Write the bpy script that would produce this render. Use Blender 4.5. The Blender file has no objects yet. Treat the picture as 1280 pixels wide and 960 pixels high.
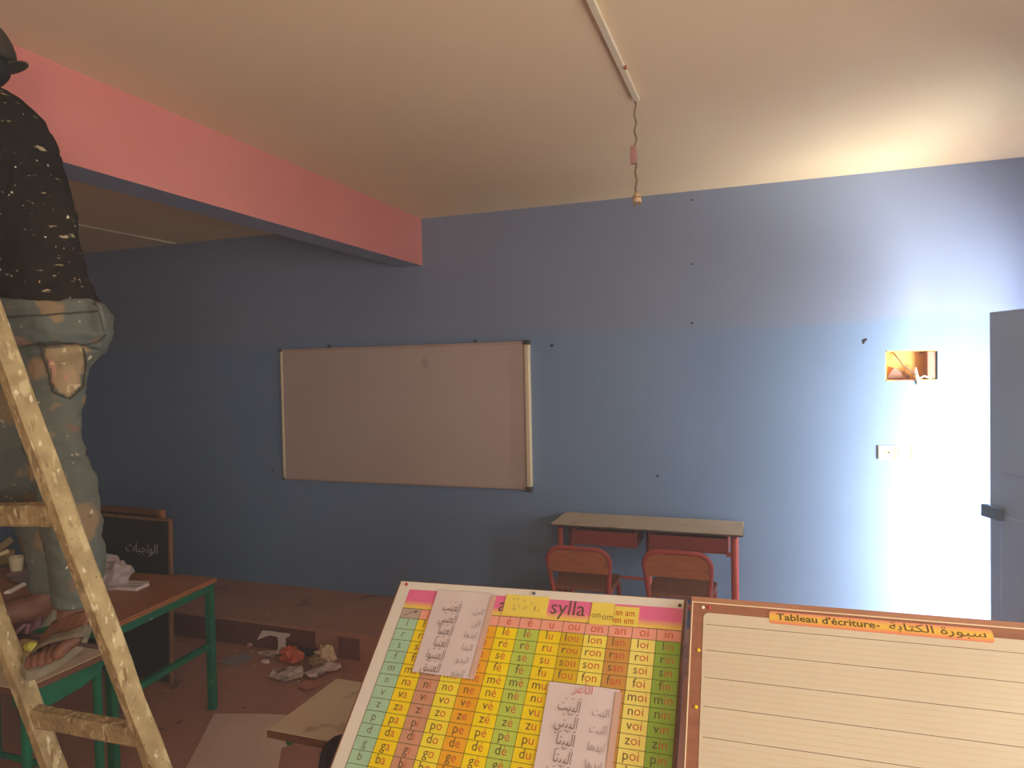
import bpy, bmesh, math, random
from mathutils import Vector, Matrix, noise
random.seed(7)
C = bpy.context.scene.collection
S = bpy.context.scene

# ------------------------------------------------------------------ camera, light, exposure
CAM = Vector((0, 0, 1.7688))
F_PX, YAW, PITCH, ROLL = 858.87, -0.3456, -0.0233, -0.0196
_cy, _sy, _cp, _sp, _cr, _sr = (math.cos(YAW), math.sin(YAW), math.cos(PITCH), math.sin(PITCH), math.cos(ROLL), math.sin(ROLL))
FWD = Vector((_sy*_cp, _cy*_cp, _sp))
_r = Vector((_cy, -_sy, 0)); _u = _r.cross(FWD)
RIGHT = _r*_cr + _u*_sr
UP = _u*_cr - _r*_sr
cd = bpy.data.cameras.new('camera'); cam = bpy.data.objects.new('camera', cd); C.objects.link(cam)
cd.sensor_fit = 'HORIZONTAL'; cd.sensor_width = 36; cd.lens = F_PX/1280*36; cd.clip_start = .02
cam.matrix_world = Matrix((( RIGHT.x, UP.x, -FWD.x, CAM.x), (RIGHT.y, UP.y, -FWD.y, CAM.y), (RIGHT.z, UP.z, -FWD.z, CAM.z), (0, 0, 0, 1)))
S.camera = cam

world = bpy.data.worlds.new('daylight_sky'); S.world = world; world.use_nodes = True
wn = world.node_tree.nodes; bg = wn['Background']
bg.inputs[0].default_value = (.62, .78, 1, 1); bg.inputs[1].default_value = 1.0

def area_light(name, loc, aim, sx, sy, power, color):
    l = bpy.data.lights.new(name, 'AREA'); l.shape = 'RECTANGLE'; l.size = sx; l.size_y = sy; l.energy = power; l.color = color
    o = bpy.data.objects.new(name, l); C.objects.link(o); o.location = loc
    o.rotation_euler = (Vector(aim)-Vector(loc)).to_track_quat('-Z', 'Y').to_euler()
    return o
area_light('daylight_at_door', (2.15, 3.0, .95), (.9, 4.0, .25), 1.9, 1.45, 720, (.97, .985, 1))
area_light('daylight_at_window', (1.70, .55, 1.70), (-2, 1.0, 2.5), 1.7, 1.3, 50, (1, .93, .83))
area_light('daylight_at_window', (1.70, -2.2, 1.70), (-2, -1.4, 2.5), 1.7, 1.3, 100, (1, .93, .83))

S.view_settings.view_transform = 'Standard'; S.view_settings.look = 'None'
S.view_settings.exposure = 0.36; S.view_settings.gamma = 1.0; S.view_settings.use_curve_mapping = False
try:
    S.cycles.max_bounces = 8; S.cycles.diffuse_bounces = 6
except Exception: pass

# ------------------------------------------------------------------ helpers
def at(px, py, d):
    "world point seen at a pixel of the 1280x960 frame, at distance d along the view axis"
    return CAM + d*(FWD + RIGHT*((px-640)/F_PX) - UP*((py-480)/F_PX))
def on_z(px, py, z):
    r = FWD + RIGHT*((px-640)/F_PX) - UP*((py-480)/F_PX)
    return CAM + r*((z-CAM.z)/r.z)
def lin(c):
    return tuple(((v/255)/12.92 if v/255 <= .04045 else ((v/255+.055)/1.055)**2.4) for v in c) + (1,)

MATS = {}
def pm(name, c1, c2=None, scale=6, rough=.6, bump=.0, bscale=60, spots=(), metal=0, stretch=(1, 1, 1), detail=5, spec=.35):
    "procedural paint/wood/cloth: two tones mixed by noise, optional speckles (colour, scale, threshold), fine bump"
    if name in MATS: return MATS[name]
    m = bpy.data.materials.new(name); m.use_nodes = True; MATS[name] = m
    n, l = m.node_tree.nodes, m.node_tree.links
    b = n['Principled BSDF']; b.inputs['Roughness'].default_value = rough; b.inputs['Metallic'].default_value = metal
    b.inputs['Specular IOR Level'].default_value = spec
    tc = n.new('ShaderNodeTexCoord'); mp = n.new('ShaderNodeMapping'); mp.inputs['Scale'].default_value = stretch
    l.new(tc.outputs['Object'], mp.inputs[0])
    nz = n.new('ShaderNodeTexNoise'); nz.inputs['Scale'].default_value = scale; nz.inputs['Detail'].default_value = detail
    l.new(mp.outputs[0], nz.inputs['Vector'])
    rp = n.new('ShaderNodeValToRGB'); rp.color_ramp.elements[0].position = .32; rp.color_ramp.elements[1].position = .68
    rp.color_ramp.elements[0].color = lin(c1); rp.color_ramp.elements[1].color = lin(c2 or c1)
    l.new(nz.outputs['Fac'], rp.inputs[0]); col = rp.outputs[0]
    for k, (sc, ssc, th, *st) in enumerate(spots):
        mp2 = n.new('ShaderNodeMapping'); mp2.inputs['Scale'].default_value = st[0] if st else (1, 1, 1); mp2.inputs['Location'].default_value = (k*3.1, 1.7, .4)
        l.new(tc.outputs['Object'], mp2.inputs[0])
        z = n.new('ShaderNodeTexNoise'); z.inputs['Scale'].default_value = ssc; z.inputs['Detail'].default_value = 3
        l.new(mp2.outputs[0], z.inputs['Vector'])
        r2 = n.new('ShaderNodeValToRGB'); r2.color_ramp.elements[0].position = th; r2.color_ramp.elements[1].position = min(th+.04, 1)
        l.new(z.outputs['Fac'], r2.inputs[0])
        mx = n.new('ShaderNodeMix'); mx.data_type = 'RGBA'; l.new(r2.outputs[0], mx.inputs['Factor'])
        l.new(col, mx.inputs[6]); mx.inputs[7].default_value = lin(sc); col = mx.outputs[2]
    l.new(col, b.inputs['Base Color'])
    if bump:
        bz = n.new('ShaderNodeTexNoise'); bz.inputs['Scale'].default_value = bscale; bz.inputs['Detail'].default_value = 4
        l.new(mp.outputs[0], bz.inputs['Vector'])
        bp = n.new('ShaderNodeBump'); bp.inputs['Strength'].default_value = bump; bp.inputs['Distance'].default_value = .01
        l.new(bz.outputs['Fac'], bp.inputs['Height']); l.new(bp.outputs[0], b.inputs['Normal'])
    return m

class MB:
    "collects shapes into one mesh"
    def __init__(s): s.v = []; s.f = []; s.mi = []
    def quadlist(s, vs, fs, mi=0):
        o = len(s.v); s.v += [tuple(v) for v in vs]; s.f += [tuple(i+o for i in f) for f in fs]; s.mi += [mi]*len(fs); return s
    def box(s, x0, x1, y0, y1, z0, z1, mi=0, M=None):
        vs = [Vector(p) for p in ((x0,y0,z0),(x1,y0,z0),(x1,y1,z0),(x0,y1,z0),(x0,y0,z1),(x1,y0,z1),(x1,y1,z1),(x0,y1,z1))]
        if M: vs = [M @ v for v in vs]
        return s.quadlist(vs, [(3,2,1,0),(4,5,6,7),(0,1,5,4),(1,2,6,5),(2,3,7,6),(3,0,4,7)], mi)
    def loft(s, rings, mi=0, caps=True):
        n = len(rings[0]); o = len(s.v)
        for r in rings: s.v += [tuple(p) for p in r]
        for k in range(len(rings)-1):
            for i in range(n):
                j = (i+1) % n; s.f.append((o+k*n+i, o+k*n+j, o+(k+1)*n+j, o+(k+1)*n+i)); s.mi.append(mi)
        if caps:
            s.f.append(tuple(o+i for i in reversed(range(n)))); s.f.append(tuple(o+(len(rings)-1)*n+i for i in range(n))); s.mi += [mi, mi]
        return s
    def tube(s, pts, r, n=10, mi=0, closed=False):
        pts = [Vector(p) for p in pts]; rings = []
        prev = None
        for i, p in enumerate(pts):
            a = pts[max(i-1, 0)]; b = pts[min(i+1, len(pts)-1)]; t = (b-a).normalized()
            if prev is None: u = t.orthogonal().normalized()
            else: u = (prev - t*prev.dot(t)).normalized()
            prev = u; w = t.cross(u)
            rr = r[i] if isinstance(r, (list, tuple)) else r
            rings.append([p + (u*math.cos(2*math.pi*k/n) + w*math.sin(2*math.pi*k/n))*rr for k in range(n)])
        return s.loft(rings, mi)
    def beam(s, p, q, side, hw, hh, mi=0):
        "rectangular bar from p to q; side = direction of its width"
        p, q = Vector(p), Vector(q); t = (q-p).normalized(); a = Vector(side); a = (a - t*a.dot(t)).normalized(); b = t.cross(a)
        rg = lambda c: [c + a*hw*i + b*hh*j for i, j in ((-1,-1),(1,-1),(1,1),(-1,1))]
        return s.loft([rg(p), rg(q)], mi)
    def prism(s, poly, axis, h, mi=0, M=None):
        "extrude a polygon (3-D points) by the vector axis*h"
        a = Vector(axis)*h; vs = [Vector(p) for p in poly]; n = len(vs)
        al = vs + [v+a for v in vs]
        if M: al = [M @ v for v in al]
        return s.quadlist(al, [tuple(reversed(range(n))), tuple(range(n, 2*n))] + [(i, (i+1) % n, n+(i+1) % n, n+i) for i in range(n)], mi)
    def ell(s, c, rx, ry, rz, n=12, m=8, mi=0, M=None):
        c = Vector(c); rings = []
        for k in range(m+1):
            ph = -math.pi/2 + math.pi*(k+.0001)/(m+.0002)
            ring = [Vector((rx*math.cos(ph)*math.cos(2*math.pi*i/n), ry*math.cos(ph)*math.sin(2*math.pi*i/n), rz*math.sin(ph))) for i in range(n)]
            rings.append([c + (M @ v if M else v) for v in ring])
        return s.loft(rings, mi)
    def cone(s, p, r0, q, r1, n=12):
        "round cone (capsule) from p to q"
        p, q = Vector(p), Vector(q); t = (q-p).normalized(); u = t.orthogonal().normalized(); w = t.cross(u); rings = []
        for e, r, sg in ((p, r0, -1), (q, r1, 1)):
            for k in range(5):
                ph = (math.pi/2*(1-k/4) if sg < 0 else math.pi/2*k/4)
                rr = max(r*math.cos(ph), r*.02); c = e + t*sg*r*math.sin(ph)
                rings.append([c + (u*math.cos(2*math.pi*i/n)+w*math.sin(2*math.pi*i/n))*rr for i in range(n)])
        return s.loft(rings)
    def build(s, name, mats, parent=None, smooth=False, bevel=0, label=None, kind=None, fix=True):
        me = bpy.data.meshes.new(name); me.from_pydata(s.v, [], s.f)
        for m in (mats if isinstance(mats, (list, tuple)) else [mats]): me.materials.append(m)
        me.polygons.foreach_set('material_index', s.mi)
        if fix:
            bm = bmesh.new(); bm.from_mesh(me); bmesh.ops.recalc_face_normals(bm, faces=bm.faces); bm.to_mesh(me); bm.free()
        if smooth:
            me.polygons.foreach_set('use_smooth', [True]*len(me.polygons))
        me.update()
        o = bpy.data.objects.new(name, me); C.objects.link(o)
        if bevel:
            b = o.modifiers.new('bevel', 'BEVEL'); b.width = bevel; b.segments = 2; b.limit_method = 'ANGLE'; b.angle_limit = .6
        if parent: o.parent = parent
        if label: o['label'] = label
        if kind: o['kind'] = kind
        return o

def remeshed(mb, name, mat, voxel, parent=None, smooth_it=4, folds=0, fold_scale=.08):
    "union of overlapping closed shapes turned into one continuous surface"
    o = mb.build(name+'_raw', mat); r = o.modifiers.new('r', 'REMESH'); r.mode = 'VOXEL'; r.voxel_size = voxel
    sm = o.modifiers.new('s', 'SMOOTH'); sm.iterations = smooth_it; sm.factor = .5
    dg = bpy.context.evaluated_depsgraph_get(); me = bpy.data.meshes.new_from_object(o.evaluated_get(dg)); me.name = name
    C.objects.unlink(o)
    if folds:
        me.update()
        nn = [v.normal.copy() for v in me.vertices]
        for v, nrm in zip(me.vertices, nn):
            p = v.co
            q = Vector((p.x+p.y*.6, p.y-p.x*.3, p.z*1.6))/fold_scale
            v.co = p + nrm*folds*(noise.fractal(q, .8, 2.1, 3))
    me.polygons.foreach_set('use_smooth', [True]*len(me.polygons)); me.update()
    if not me.materials: me.materials.append(mat)
    o2 = bpy.data.objects.new(name, me); C.objects.link(o2)
    if parent: o2.parent = parent
    return o2

def thing(name, label, cat, loc=(0, 0, 0), group=None, M=None):
    o = bpy.data.objects.new(name, None); C.objects.link(o); o.empty_display_size = .05
    if M is not None: o.matrix_world = M
    else: o.location = loc
    o['label'] = label; o['category'] = cat
    if group: o['group'] = group
    return o
def tag(o, label, cat, group=None):
    o['label'] = label; o['category'] = cat
    if group: o['group'] = group
    return o
def struct(o): o['kind'] = 'structure'; return o
def loc_to(o, base):
    "put a mesh object's origin at base"
    base = Vector(base); o.data.transform(Matrix.Translation(-base)); o.location = base; return o

# text: flat print, as meshes.  Arabic letters are joined by hand from their presentation forms
AR = {'ا':('ﺍ','ﺎ',None,None),'أ':('ﺃ','ﺄ',None,None),'ب':('ﺏ','ﺐ','ﺑ','ﺒ'),'ت':('ﺕ','ﺖ','ﺗ','ﺘ'),'ة':('ﺓ','ﺔ',None,None),'ج':('ﺝ','ﺞ','ﺟ','ﺠ'),
      'د':('ﺩ','ﺪ',None,None),'ر':('ﺭ','ﺮ',None,None),'س':('ﺱ','ﺲ','ﺳ','ﺴ'),'ع':('ﻉ','ﻊ','ﻋ','ﻌ'),'غ':('ﻍ','ﻎ','ﻏ','ﻐ'),'ق':('ﻕ','ﻖ','ﻗ','ﻘ'),'ك':('ﻙ','ﻚ','ﻛ','ﻜ'),
      'ل':('ﻝ','ﻞ','ﻟ','ﻠ'),'ن':('ﻥ','ﻦ','ﻧ','ﻨ'),'و':('ﻭ','ﻮ',None,None),'ي':('ﻱ','ﻲ','ﻳ','ﻴ'),'ه':('ﻩ','ﻪ','ﻫ','ﻬ'),'م':('ﻡ','ﻢ','ﻣ','ﻤ'),'ز':('ﺯ','ﺰ',None,None)}
def arabic(s):
    out = []
    for w in s.split(' '):
        r = []
        for i, ch in enumerate(w):
            pj = i > 0 and AR[w[i-1]][2] is not None; nj = AR[ch][2] is not None and i < len(w)-1
            r.append(AR[ch][3 if pj and nj else 1 if pj else 2 if nj else 0])
        out.append(''.join(reversed(r)))
    return ' '.join(reversed(out))
_TC = {}
def text_geo(body, bold=0, shear=0):
    k = (body, bold, shear)
    if k not in _TC:
        c = bpy.data.curves.new('t', 'FONT'); c.body = body; c.size = 1; c.resolution_u = 2; c.offset = bold; c.shear = shear
        c.align_x = 'LEFT'; o = bpy.data.objects.new('t', c); C.objects.link(o)
        dg = bpy.context.evaluated_depsgraph_get(); me = bpy.data.meshes.new_from_object(o.evaluated_get(dg))
        _TC[k] = ([v.co.copy() for v in me.vertices], [tuple(p.vertices) for p in me.polygons])
        C.objects.unlink(o); bpy.data.objects.remove(o); bpy.data.meshes.remove(me)
    return _TC[k]
def put_text(mb, body, u, v, size, w=.0, align='c', bold=0, shear=0, rot=0, sx=1, mi=0):
    vs, fs = text_geo(body, bold, shear)
    if not vs: return 0
    x0 = min(p.x for p in vs); x1 = max(p.x for p in vs); wd = (x1-x0)*size*sx
    off = {'c': -wd/2, 'l': 0, 'r': -wd}[align]
    c, s_ = math.cos(rot), math.sin(rot); o = []
    for p in vs:
        x = off + (p.x-x0)*size*sx; y = p.y*size
        o.append((u + x*c - y*s_, v + x*s_ + y*c, w))
    mb.quadlist(o, fs, mi); return wd

# ------------------------------------------------------------------ materials of the room
def wall_blue():
    m = pm('blue_wall_paint', (114, 136, 165), (121, 143, 171), scale=1.3, rough=.62, bump=.12, bscale=22)
    n, l = m.node_tree.nodes, m.node_tree.links
    # the last coat stops along a roller line about two metres up: greyer, drier paint above
    b = n['Principled BSDF']; src = b.inputs['Base Color'].links[0].from_socket
    g = n.new('ShaderNodeTexCoord'); sp = n.new('ShaderNodeSeparateXYZ'); l.new(g.outputs['Object'], sp.inputs[0])
    nz = n.new('ShaderNodeTexNoise'); nz.inputs['Scale'].default_value = 2.2; l.new(g.outputs['Object'], nz.inputs['Vector'])
    ad = n.new('ShaderNodeMath'); ad.operation = 'MULTIPLY_ADD'; ad.inputs[1].default_value = .09; l.new(nz.outputs['Fac'], ad.inputs[0]); l.new(sp.outputs['Z'], ad.inputs[2])
    mr = n.new('ShaderNodeMapRange'); mr.inputs['From Min'].default_value = 2.0; mr.inputs['From Max'].default_value = 2.06; l.new(ad.outputs[0], mr.inputs['Value'])
    mx = n.new('ShaderNodeMix'); mx.data_type = 'RGBA'; ml = n.new('ShaderNodeMath'); ml.operation = 'MULTIPLY'; ml.inputs[1].default_value = .55
    l.new(mr.outputs[0], ml.inputs[0]); l.new(ml.outputs[0], mx.inputs['Factor']); l.new(src, mx.inputs[6]); mx.inputs[7].default_value = lin((135, 137, 152)); l.new(mx.outputs[2], b.inputs['Base Color'])
    return m
M_WALL = wall_blue()
M_CEIL = pm('bounce_tinted_ceiling', (222, 198, 158), (228, 205, 166), scale=1.0, rough=.8, bump=.06, bscale=14)  # off-white ceiling, with warm bounce from the floor put into its colour
M_PINK = pm('pink_beam_paint', (202, 124, 114), (208, 131, 120), scale=1.5, rough=.6, bump=.08, bscale=20)
M_FLOOR = pm('reddish_brown_floor', (178, 122, 98), (194, 138, 112), scale=1.6, rough=.55, bump=.1, bscale=30, spots=(((186, 150, 128), 5, .64), ((132, 92, 78), 9, .68)))
M_STEP = pm('worn_step_concrete', (174, 122, 98), (188, 136, 108), scale=2.4, rough=.6, bump=.15, bscale=26, spots=(((140, 98, 82), 3.1, .62),))
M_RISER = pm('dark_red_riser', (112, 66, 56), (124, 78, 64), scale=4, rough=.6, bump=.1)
M_WHITE = pm('white_trunking_plastic', (220, 206, 176), (212, 198, 166), rough=.5)
M_DARK = pm('dark_hole', (45, 45, 48), rough=.9)

# ------------------------------------------------------------------ the room
HC, YF, XL, XR, YB = 2.80, 4.24, -6.6, 1.42, -4.2
PL, PY = .17, 3.57          # teaching platform height and front edge
bw = MB().box(XL-.2, XR+.2, YB-.2, YF+.2, -.2, 0).build('floor', M_FLOOR); struct(bw)
struct(MB().box(XL-.2, XR+.2, YB-.2, YF+.2, HC, HC+.2).build('ceiling', M_CEIL))
# front wall with the open niche
nx0, nx1, nz0, nz1 = .652, .900, 1.657, 1.822
wf = MB()
wf.box(XL, nx0, YF, YF+.2, 0, HC); wf.box(nx1, XR, YF, YF+.2, 0, HC); wf.box(nx0, nx1, YF, YF+.2, 0, nz0); wf.box(nx0, nx1, YF, YF+.2, nz1, HC)
wall_front = struct(wf.build('wall_front', M_WALL))
M_NICHE = pm('raw_ochre_plaster', (226, 176, 92), (206, 150, 84), scale=9, rough=.9, bump=.4, bscale=30, spots=(((150, 104, 84), 7, .6),))
M_NDARK = pm('brown_niche_side', (150, 112, 96), (168, 128, 106), scale=12, rough=.9)
nb = MB(); nb.box(nx0, nx1, YF+.09, YF+.1, nz0, nz1); nb.box(nx0, nx0+.006, YF+.001, YF+.09, nz0, nz1); nb.box(nx0, nx1, YF+.001, YF+.09, nz1-.006, nz1); nb.box(nx0, nx1, YF+.001, YF+.09, nz0, nz0+.006)
nb.build('niche_lining', M_NICHE, wall_front)
MB().box(nx1-.045, nx1-.001, YF+.012, YF+.088, nz0+.007, nz1-.007).build('niche_cheek', M_NDARK, wall_front, bevel=.004)
pts = [(nx0+.05, YF+.085, nz1-.008), (nx0+.075, YF+.05, nz1-.05), (nx0+.09, YF+.035, nz1-.08), (nx0+.12, YF+.03, nz0+.06), (nx0+.15, YF+.02, nz0+.03), (nx0+.165, YF+.005, nz0+.012)]
MB().tube(pts, .004, 8).build('loose_wire', pm('grey_wire', (120, 96, 80), (140, 110, 90)), wall_front, smooth=True)
MB().prism([(nx0+.01, YF+.06, nz0+.006), (nx0+.10, YF+.06, nz0+.006), (nx0+.085, YF+.06, nz0+.05), (nx0+.05, YF+.06, nz0+.075), (nx0+.02, YF+.06, nz0+.03)], (0, 1, 0), .028).build('plaster_rubble', M_NDARK, wall_front, bevel=.006)
w2 = MB(); w2.tube([(nx0+.15, YF+.045, nz0+.07), (nx0+.152, YF+.03, nz0+.03), (nx0+.155, YF-.004, nz0+.004), (nx0+.158, YF-.008, nz0-.02)], [.008, .011, .012, .008], 8); w2.tube([(nx0+.16, YF+.01, nz0+.01), (nx0+.19, YF+.02, nz0+.025), (nx0+.22, YF+.01, nz0+.008)], .005, 8)
w2.build('white_wire_stub', pm('white_wire_cover', (250, 240, 222), rough=.5), wall_front, smooth=True)
for (x, z, r) in ((.547, 1.881, .011), (.556, 1.888, .008), (.545, 1.868, .006), (-1.249, 1.907, .011), (-.365, 2.747, .007), (-.37, 2.368, .007), (-.375, 2.016, .008), (-3.462, 1.021, .016), (-3.455, 1.035, .01), (-.591, 1.091, .008)):
    MB().ell((x, YF, z), r, .004, r*.9, 8, 4).build('wall_plug_hole', M_DARK if r < .012 else pm('pale_filler', (120, 130, 145)), wall_front, smooth=True)
struct(MB().box(XL-.2, XL, YB, YF, 0, HC).build('wall_left', M_WALL))
M_SIDE = pm('pale_peach_wall_paint', (226, 190, 160), (220, 184, 154), scale=1.4, rough=.65, bump=.1, bscale=22)
struct(MB().box(XL, XR, YB-.2, YB, 0, HC).build('wall_back', M_SIDE))
# right wall: two window openings and the doorway
DY0, DY1, DH = 2.87, 3.84, 2.02
# (above the door is an open transom light)
wr = MB(); WZ0, WZ1 = 1.1, 2.4; wins = ((-.3, 1.4), (-3.05, -1.35))
wr.box(XR, XR+.2, DY1, YF, 0, HC); wr.box(XR, XR+.2, DY0, DY1, 2.14, HC); wr.box(XR+.04, XR+.14, DY0, DY1, DH, DH+.06); wr.box(XR, XR+.2, wins[0][1], DY0, 0, HC)
wr.box(XR, XR+.2, wins[0][0], wins[0][1], 0, WZ0); wr.box(XR, XR+.2, wins[0][0], wins[0][1], WZ1, HC)
wr.box(XR, XR+.2, wins[1][1], wins[0][0], 0, HC); wr.box(XR, XR+.2, wins[1][0], wins[1][1], 0, WZ0); wr.box(XR, XR+.2, wins[1][0], wins[1][1], WZ1, HC)
wr.box(XR, XR+.2, YB, wins[1][0], 0, HC)
struct(wr.build('wall_right', M_SIDE))
M_METAL = pm('grey_blue_door_paint', (172, 194, 220), (164, 186, 212), scale=3, rough=.5, bump=.03)
for k, (a, b) in enumerate(wins):
    w = MB()
    for z0, z1 in ((WZ0, WZ0+.05), (WZ1-.05, WZ1)): w.box(XR+.06, XR+.11, a, b, z0, z1)
    for y0, y1 in ((a, a+.05), (b-.05, b), ((a+b)/2-.03, (a+b)/2+.03)): w.box(XR+.06, XR+.11, y0, y1, WZ0+.05, WZ1-.05)
    struct(w.build('window_%d' % (k+1), M_METAL))
# door leaf, ajar, hinged on the jamb nearer the camera
hin = Vector((XR-.045, DY0+.02, 0)); free = Vector((1.055, 3.735, 0)); dv = (free-hin).normalized(); dw = .965
door = thing('door_1', 'grey blue metal door leaf standing ajar beside the sunlit wall', 'door', hin); del door['category']; door['kind'] = 'structure'
door.rotation_euler.z = math.atan2(dv.y, dv.x)
MB().box(0, dw, -.02, .02, .02, 1.985).build('leaf', M_METAL, door, bevel=.004)
lt = MB(); lt.box(dw-.10, dw+.022, .02, .05, 1.025, 1.085); lt.box(dw-.06, dw+.03, -.012, .03, 1.035, 1.075)
lt.build('lock_case', pm('steel_lock', (96, 108, 120), (84, 94, 104), rough=.4, metal=.3), door, bevel=.006)
for z in (.45, 1.25): MB().box(.06, dw-.08, .02, .028, z, z+.6).build('door_panel', M_METAL, door, bevel=.004)
struct(MB().box(XR, XR+.2, DY0-.001, DY0+.015, 0, DH).box(XR, XR+.2, DY1-.015, DY1+.001, 0, DH).box(XR+.03, XR+.15, DY0+.015, DY1-.015, DH-.015, DH).build('trim_1', M_METAL))
# teaching platform along the front wall
plat = struct(MB().box(XL, XR, PY, YF, 0, PL).build('platform', M_STEP))
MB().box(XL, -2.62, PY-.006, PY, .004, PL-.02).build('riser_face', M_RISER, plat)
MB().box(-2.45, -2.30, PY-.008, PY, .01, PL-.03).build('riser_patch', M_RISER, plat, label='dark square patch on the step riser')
# downstand beam: pink face towards the room, blue soffit
XBM, ZBM, TBM = -2.161, 2.480, .17
bm_ = MB(); x0, x1 = XBM-TBM, XBM
bm_.quadlist([(x1, YB, ZBM), (x1, YF, ZBM), (x1, YF, HC), (x1, YB, HC)], [(0, 1, 2, 3)], 0)
bm_.quadlist([(x0, YB, ZBM), (x0, YF, ZBM), (x1, YF, ZBM), (x1, YB, ZBM)], [(0, 1, 2, 3)], 1)
bm_.quadlist([(x0, YB, ZBM), (x0, YF, ZBM), (x0, YF, HC), (x0, YB, HC)], [(3, 2, 1, 0)], 1)
struct(bm_.build('ceiling_beam', [M_PINK, M_WALL], fix=False))

# room-wide haze added to imitate lens veil and lift dark tones, with some dust
hz = bpy.data.materials.new('glare_and_dust_haze'); hz.use_nodes = True
hn, hlk = hz.node_tree.nodes, hz.node_tree.links; hn.remove(hn['Principled BSDF'])
vs_ = hn.new('ShaderNodeVolumeScatter'); vs_.inputs['Color'].default_value = (1, .97, .93, 1); vs_.inputs['Density'].default_value = .030; vs_.inputs['Anisotropy'].default_value = .2
hlk.new(vs_.outputs[0], hn['Material Output'].inputs['Volume'])
struct(MB().box(XL+.01, XR-.005, YB+.01, YF-.005, .005, HC-.005).build('haze', hz))

# ------------------------------------------------------------------ ceiling conduit and bare lamp cord
t = thing('cable_trunking', 'white plastic cable trunking on the ceiling ending above the hanging cord', 'trunking', (-.433, 2.0, HC))
tx = -.433
MB().box(tx-.012, tx+.012, -2.0, 2.365, HC-.013, HC).build('trunking_cover', M_WHITE, t, bevel=.003).location = (-tx, -2.0, -HC)
MB().box(tx-.012, tx+.012, 2.37, 2.69, HC-.013, HC).build('trunking_cover', M_WHITE, t, bevel=.003).location = (-tx, -2.0, -HC)
MB().box(tx+.01, tx+.018, 2.362, 2.374, HC-.019, HC-.008).build('joint_clip', pm('rust_clip', (150, 84, 60)), t).location = (-tx, -2.0, -HC)
t = thing('cable_trunking', 'thin white trunking on the dark ceiling beyond the pink beam', 'trunking', (-4.35, 3.9, HC))
MB().beam((-.0, -1.2, -.006), (.05, .3, -.006), (1, 0, 0), .011, .006).build('trunking_cover', M_WHITE, t)
hx, hy = -.440, 2.684
t = thing('pendant_lamp_cord', 'bare lamp cord hanging from ceiling trunking with connector block and empty bulb holder', 'lamp', (hx, hy, HC))
M_CORD = pm('twisted_beige_flex', (150, 122, 84), (110, 86, 60), scale=60, rough=.7)
def cordpts(z0, z1, n=14, amp=.004, ph=0): return [(amp*math.sin(i*1.3+ph), amp*math.cos(i*1.7+ph), z0+(z1-z0)*i/(n-1)) for i in range(n)]
MB().tube(cordpts(-.012, -.185), .0035, 8).build('upper_cord', M_CORD, t, smooth=True)
MB().tube(cordpts(-.25, -.362, 10, .003, 1), .004, 8).build('lower_cord', M_CORD, t, smooth=True)
MB().box(-.020, .004, -.012, .012, -.252, -.183).build('connector_block', pm('pinkish_connector', (176, 130, 118), (166, 120, 110)), t, bevel=.003)
h = MB().tube([(.002, 0, -.358), (.002, 0, -.366), (.002, 0, -.37), (.003, 0, -.376), (.003, 0, -.388), (.003, 0, -.40)], [.006, .010, .015, .015, .017, .017], 14)
hb = h.build('bulb_holder', pm('cream_holder', (206, 178, 130), (186, 156, 112), rough=.5), t, smooth=True)
MB().tube([(.003, 0, -.380), (.003, 0, -.384)], .0185, 14).build('holder_ring', pm('brown_ring', (140, 104, 70)), hb)
MB().box(-.012, -.004, -.004, .004, -.412, -.40).box(.008, .016, -.004, .004, -.412, -.40).build('holder_prong', pm('brown_ring', (140, 104, 70)), hb)

# ------------------------------------------------------------------ whiteboard
WX0, WX1, WZA, WZB = -3.340, -1.392, .975, 1.940
M_WB = pm('dusty_grey_whiteboard', (192, 172, 160), (186, 166, 152), scale=1.8, rough=.45, spots=(((172, 150, 140), 4, .7),))
M_AL = pm('cream_aluminium', (226, 208, 172), (218, 200, 164), rough=.4, metal=.1)
t = thing('whiteboard', 'wide grey whiteboard with pale metal frame hung on the blue wall', 'whiteboard', (WX0, YF, WZA))
W_, H_ = WX1-WX0, WZB-WZA
MB().box(.015, W_-.02, -.022, -.008, .012, H_-.012).build('writing_surface', M_WB, t)
MB().box(.012, W_-.02, -.030, -.002, H_-.016, H_).build('top_rail', pm('dull_pinkish_rail', (190, 160, 140), (180, 150, 132), rough=.45), t, bevel=.004)
MB().box(.012, W_-.02, -.030, -.002, 0, .012).build('bottom_rail', pm('dull_pinkish_rail', (190, 160, 140)), t, bevel=.004)
MB().box(0, .018, -.030, -.002, .012, H_-.014).build('left_rail', M_AL, t, bevel=.004)
MB().box(W_-.036, W_, -.040, -.002, .02, H_-.02).build('right_rail', M_AL, t, bevel=.008)
M_CAP = pm('dark_corner_cap', (62, 56, 50), rough=.5)
for (a, b, c_, d) in ((-.002, .018, H_-.02, H_+.002), (W_-.044, W_+.003, H_-.022, H_+.008), (W_-.044, W_+.003, -.012, .022), (-.002, .014, -.002, .012)):
    MB().box(a, b, -.043, -.001, c_, d).build('corner_cap', M_CAP, t, bevel=.008)
for x in (-2.923-WX0, -1.776-WX0):
    MB().box(x-.007, x+.007, -.018, -.002, H_, H_+.022).build('hanging_hook', M_CAP, t, bevel=.002)

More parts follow.
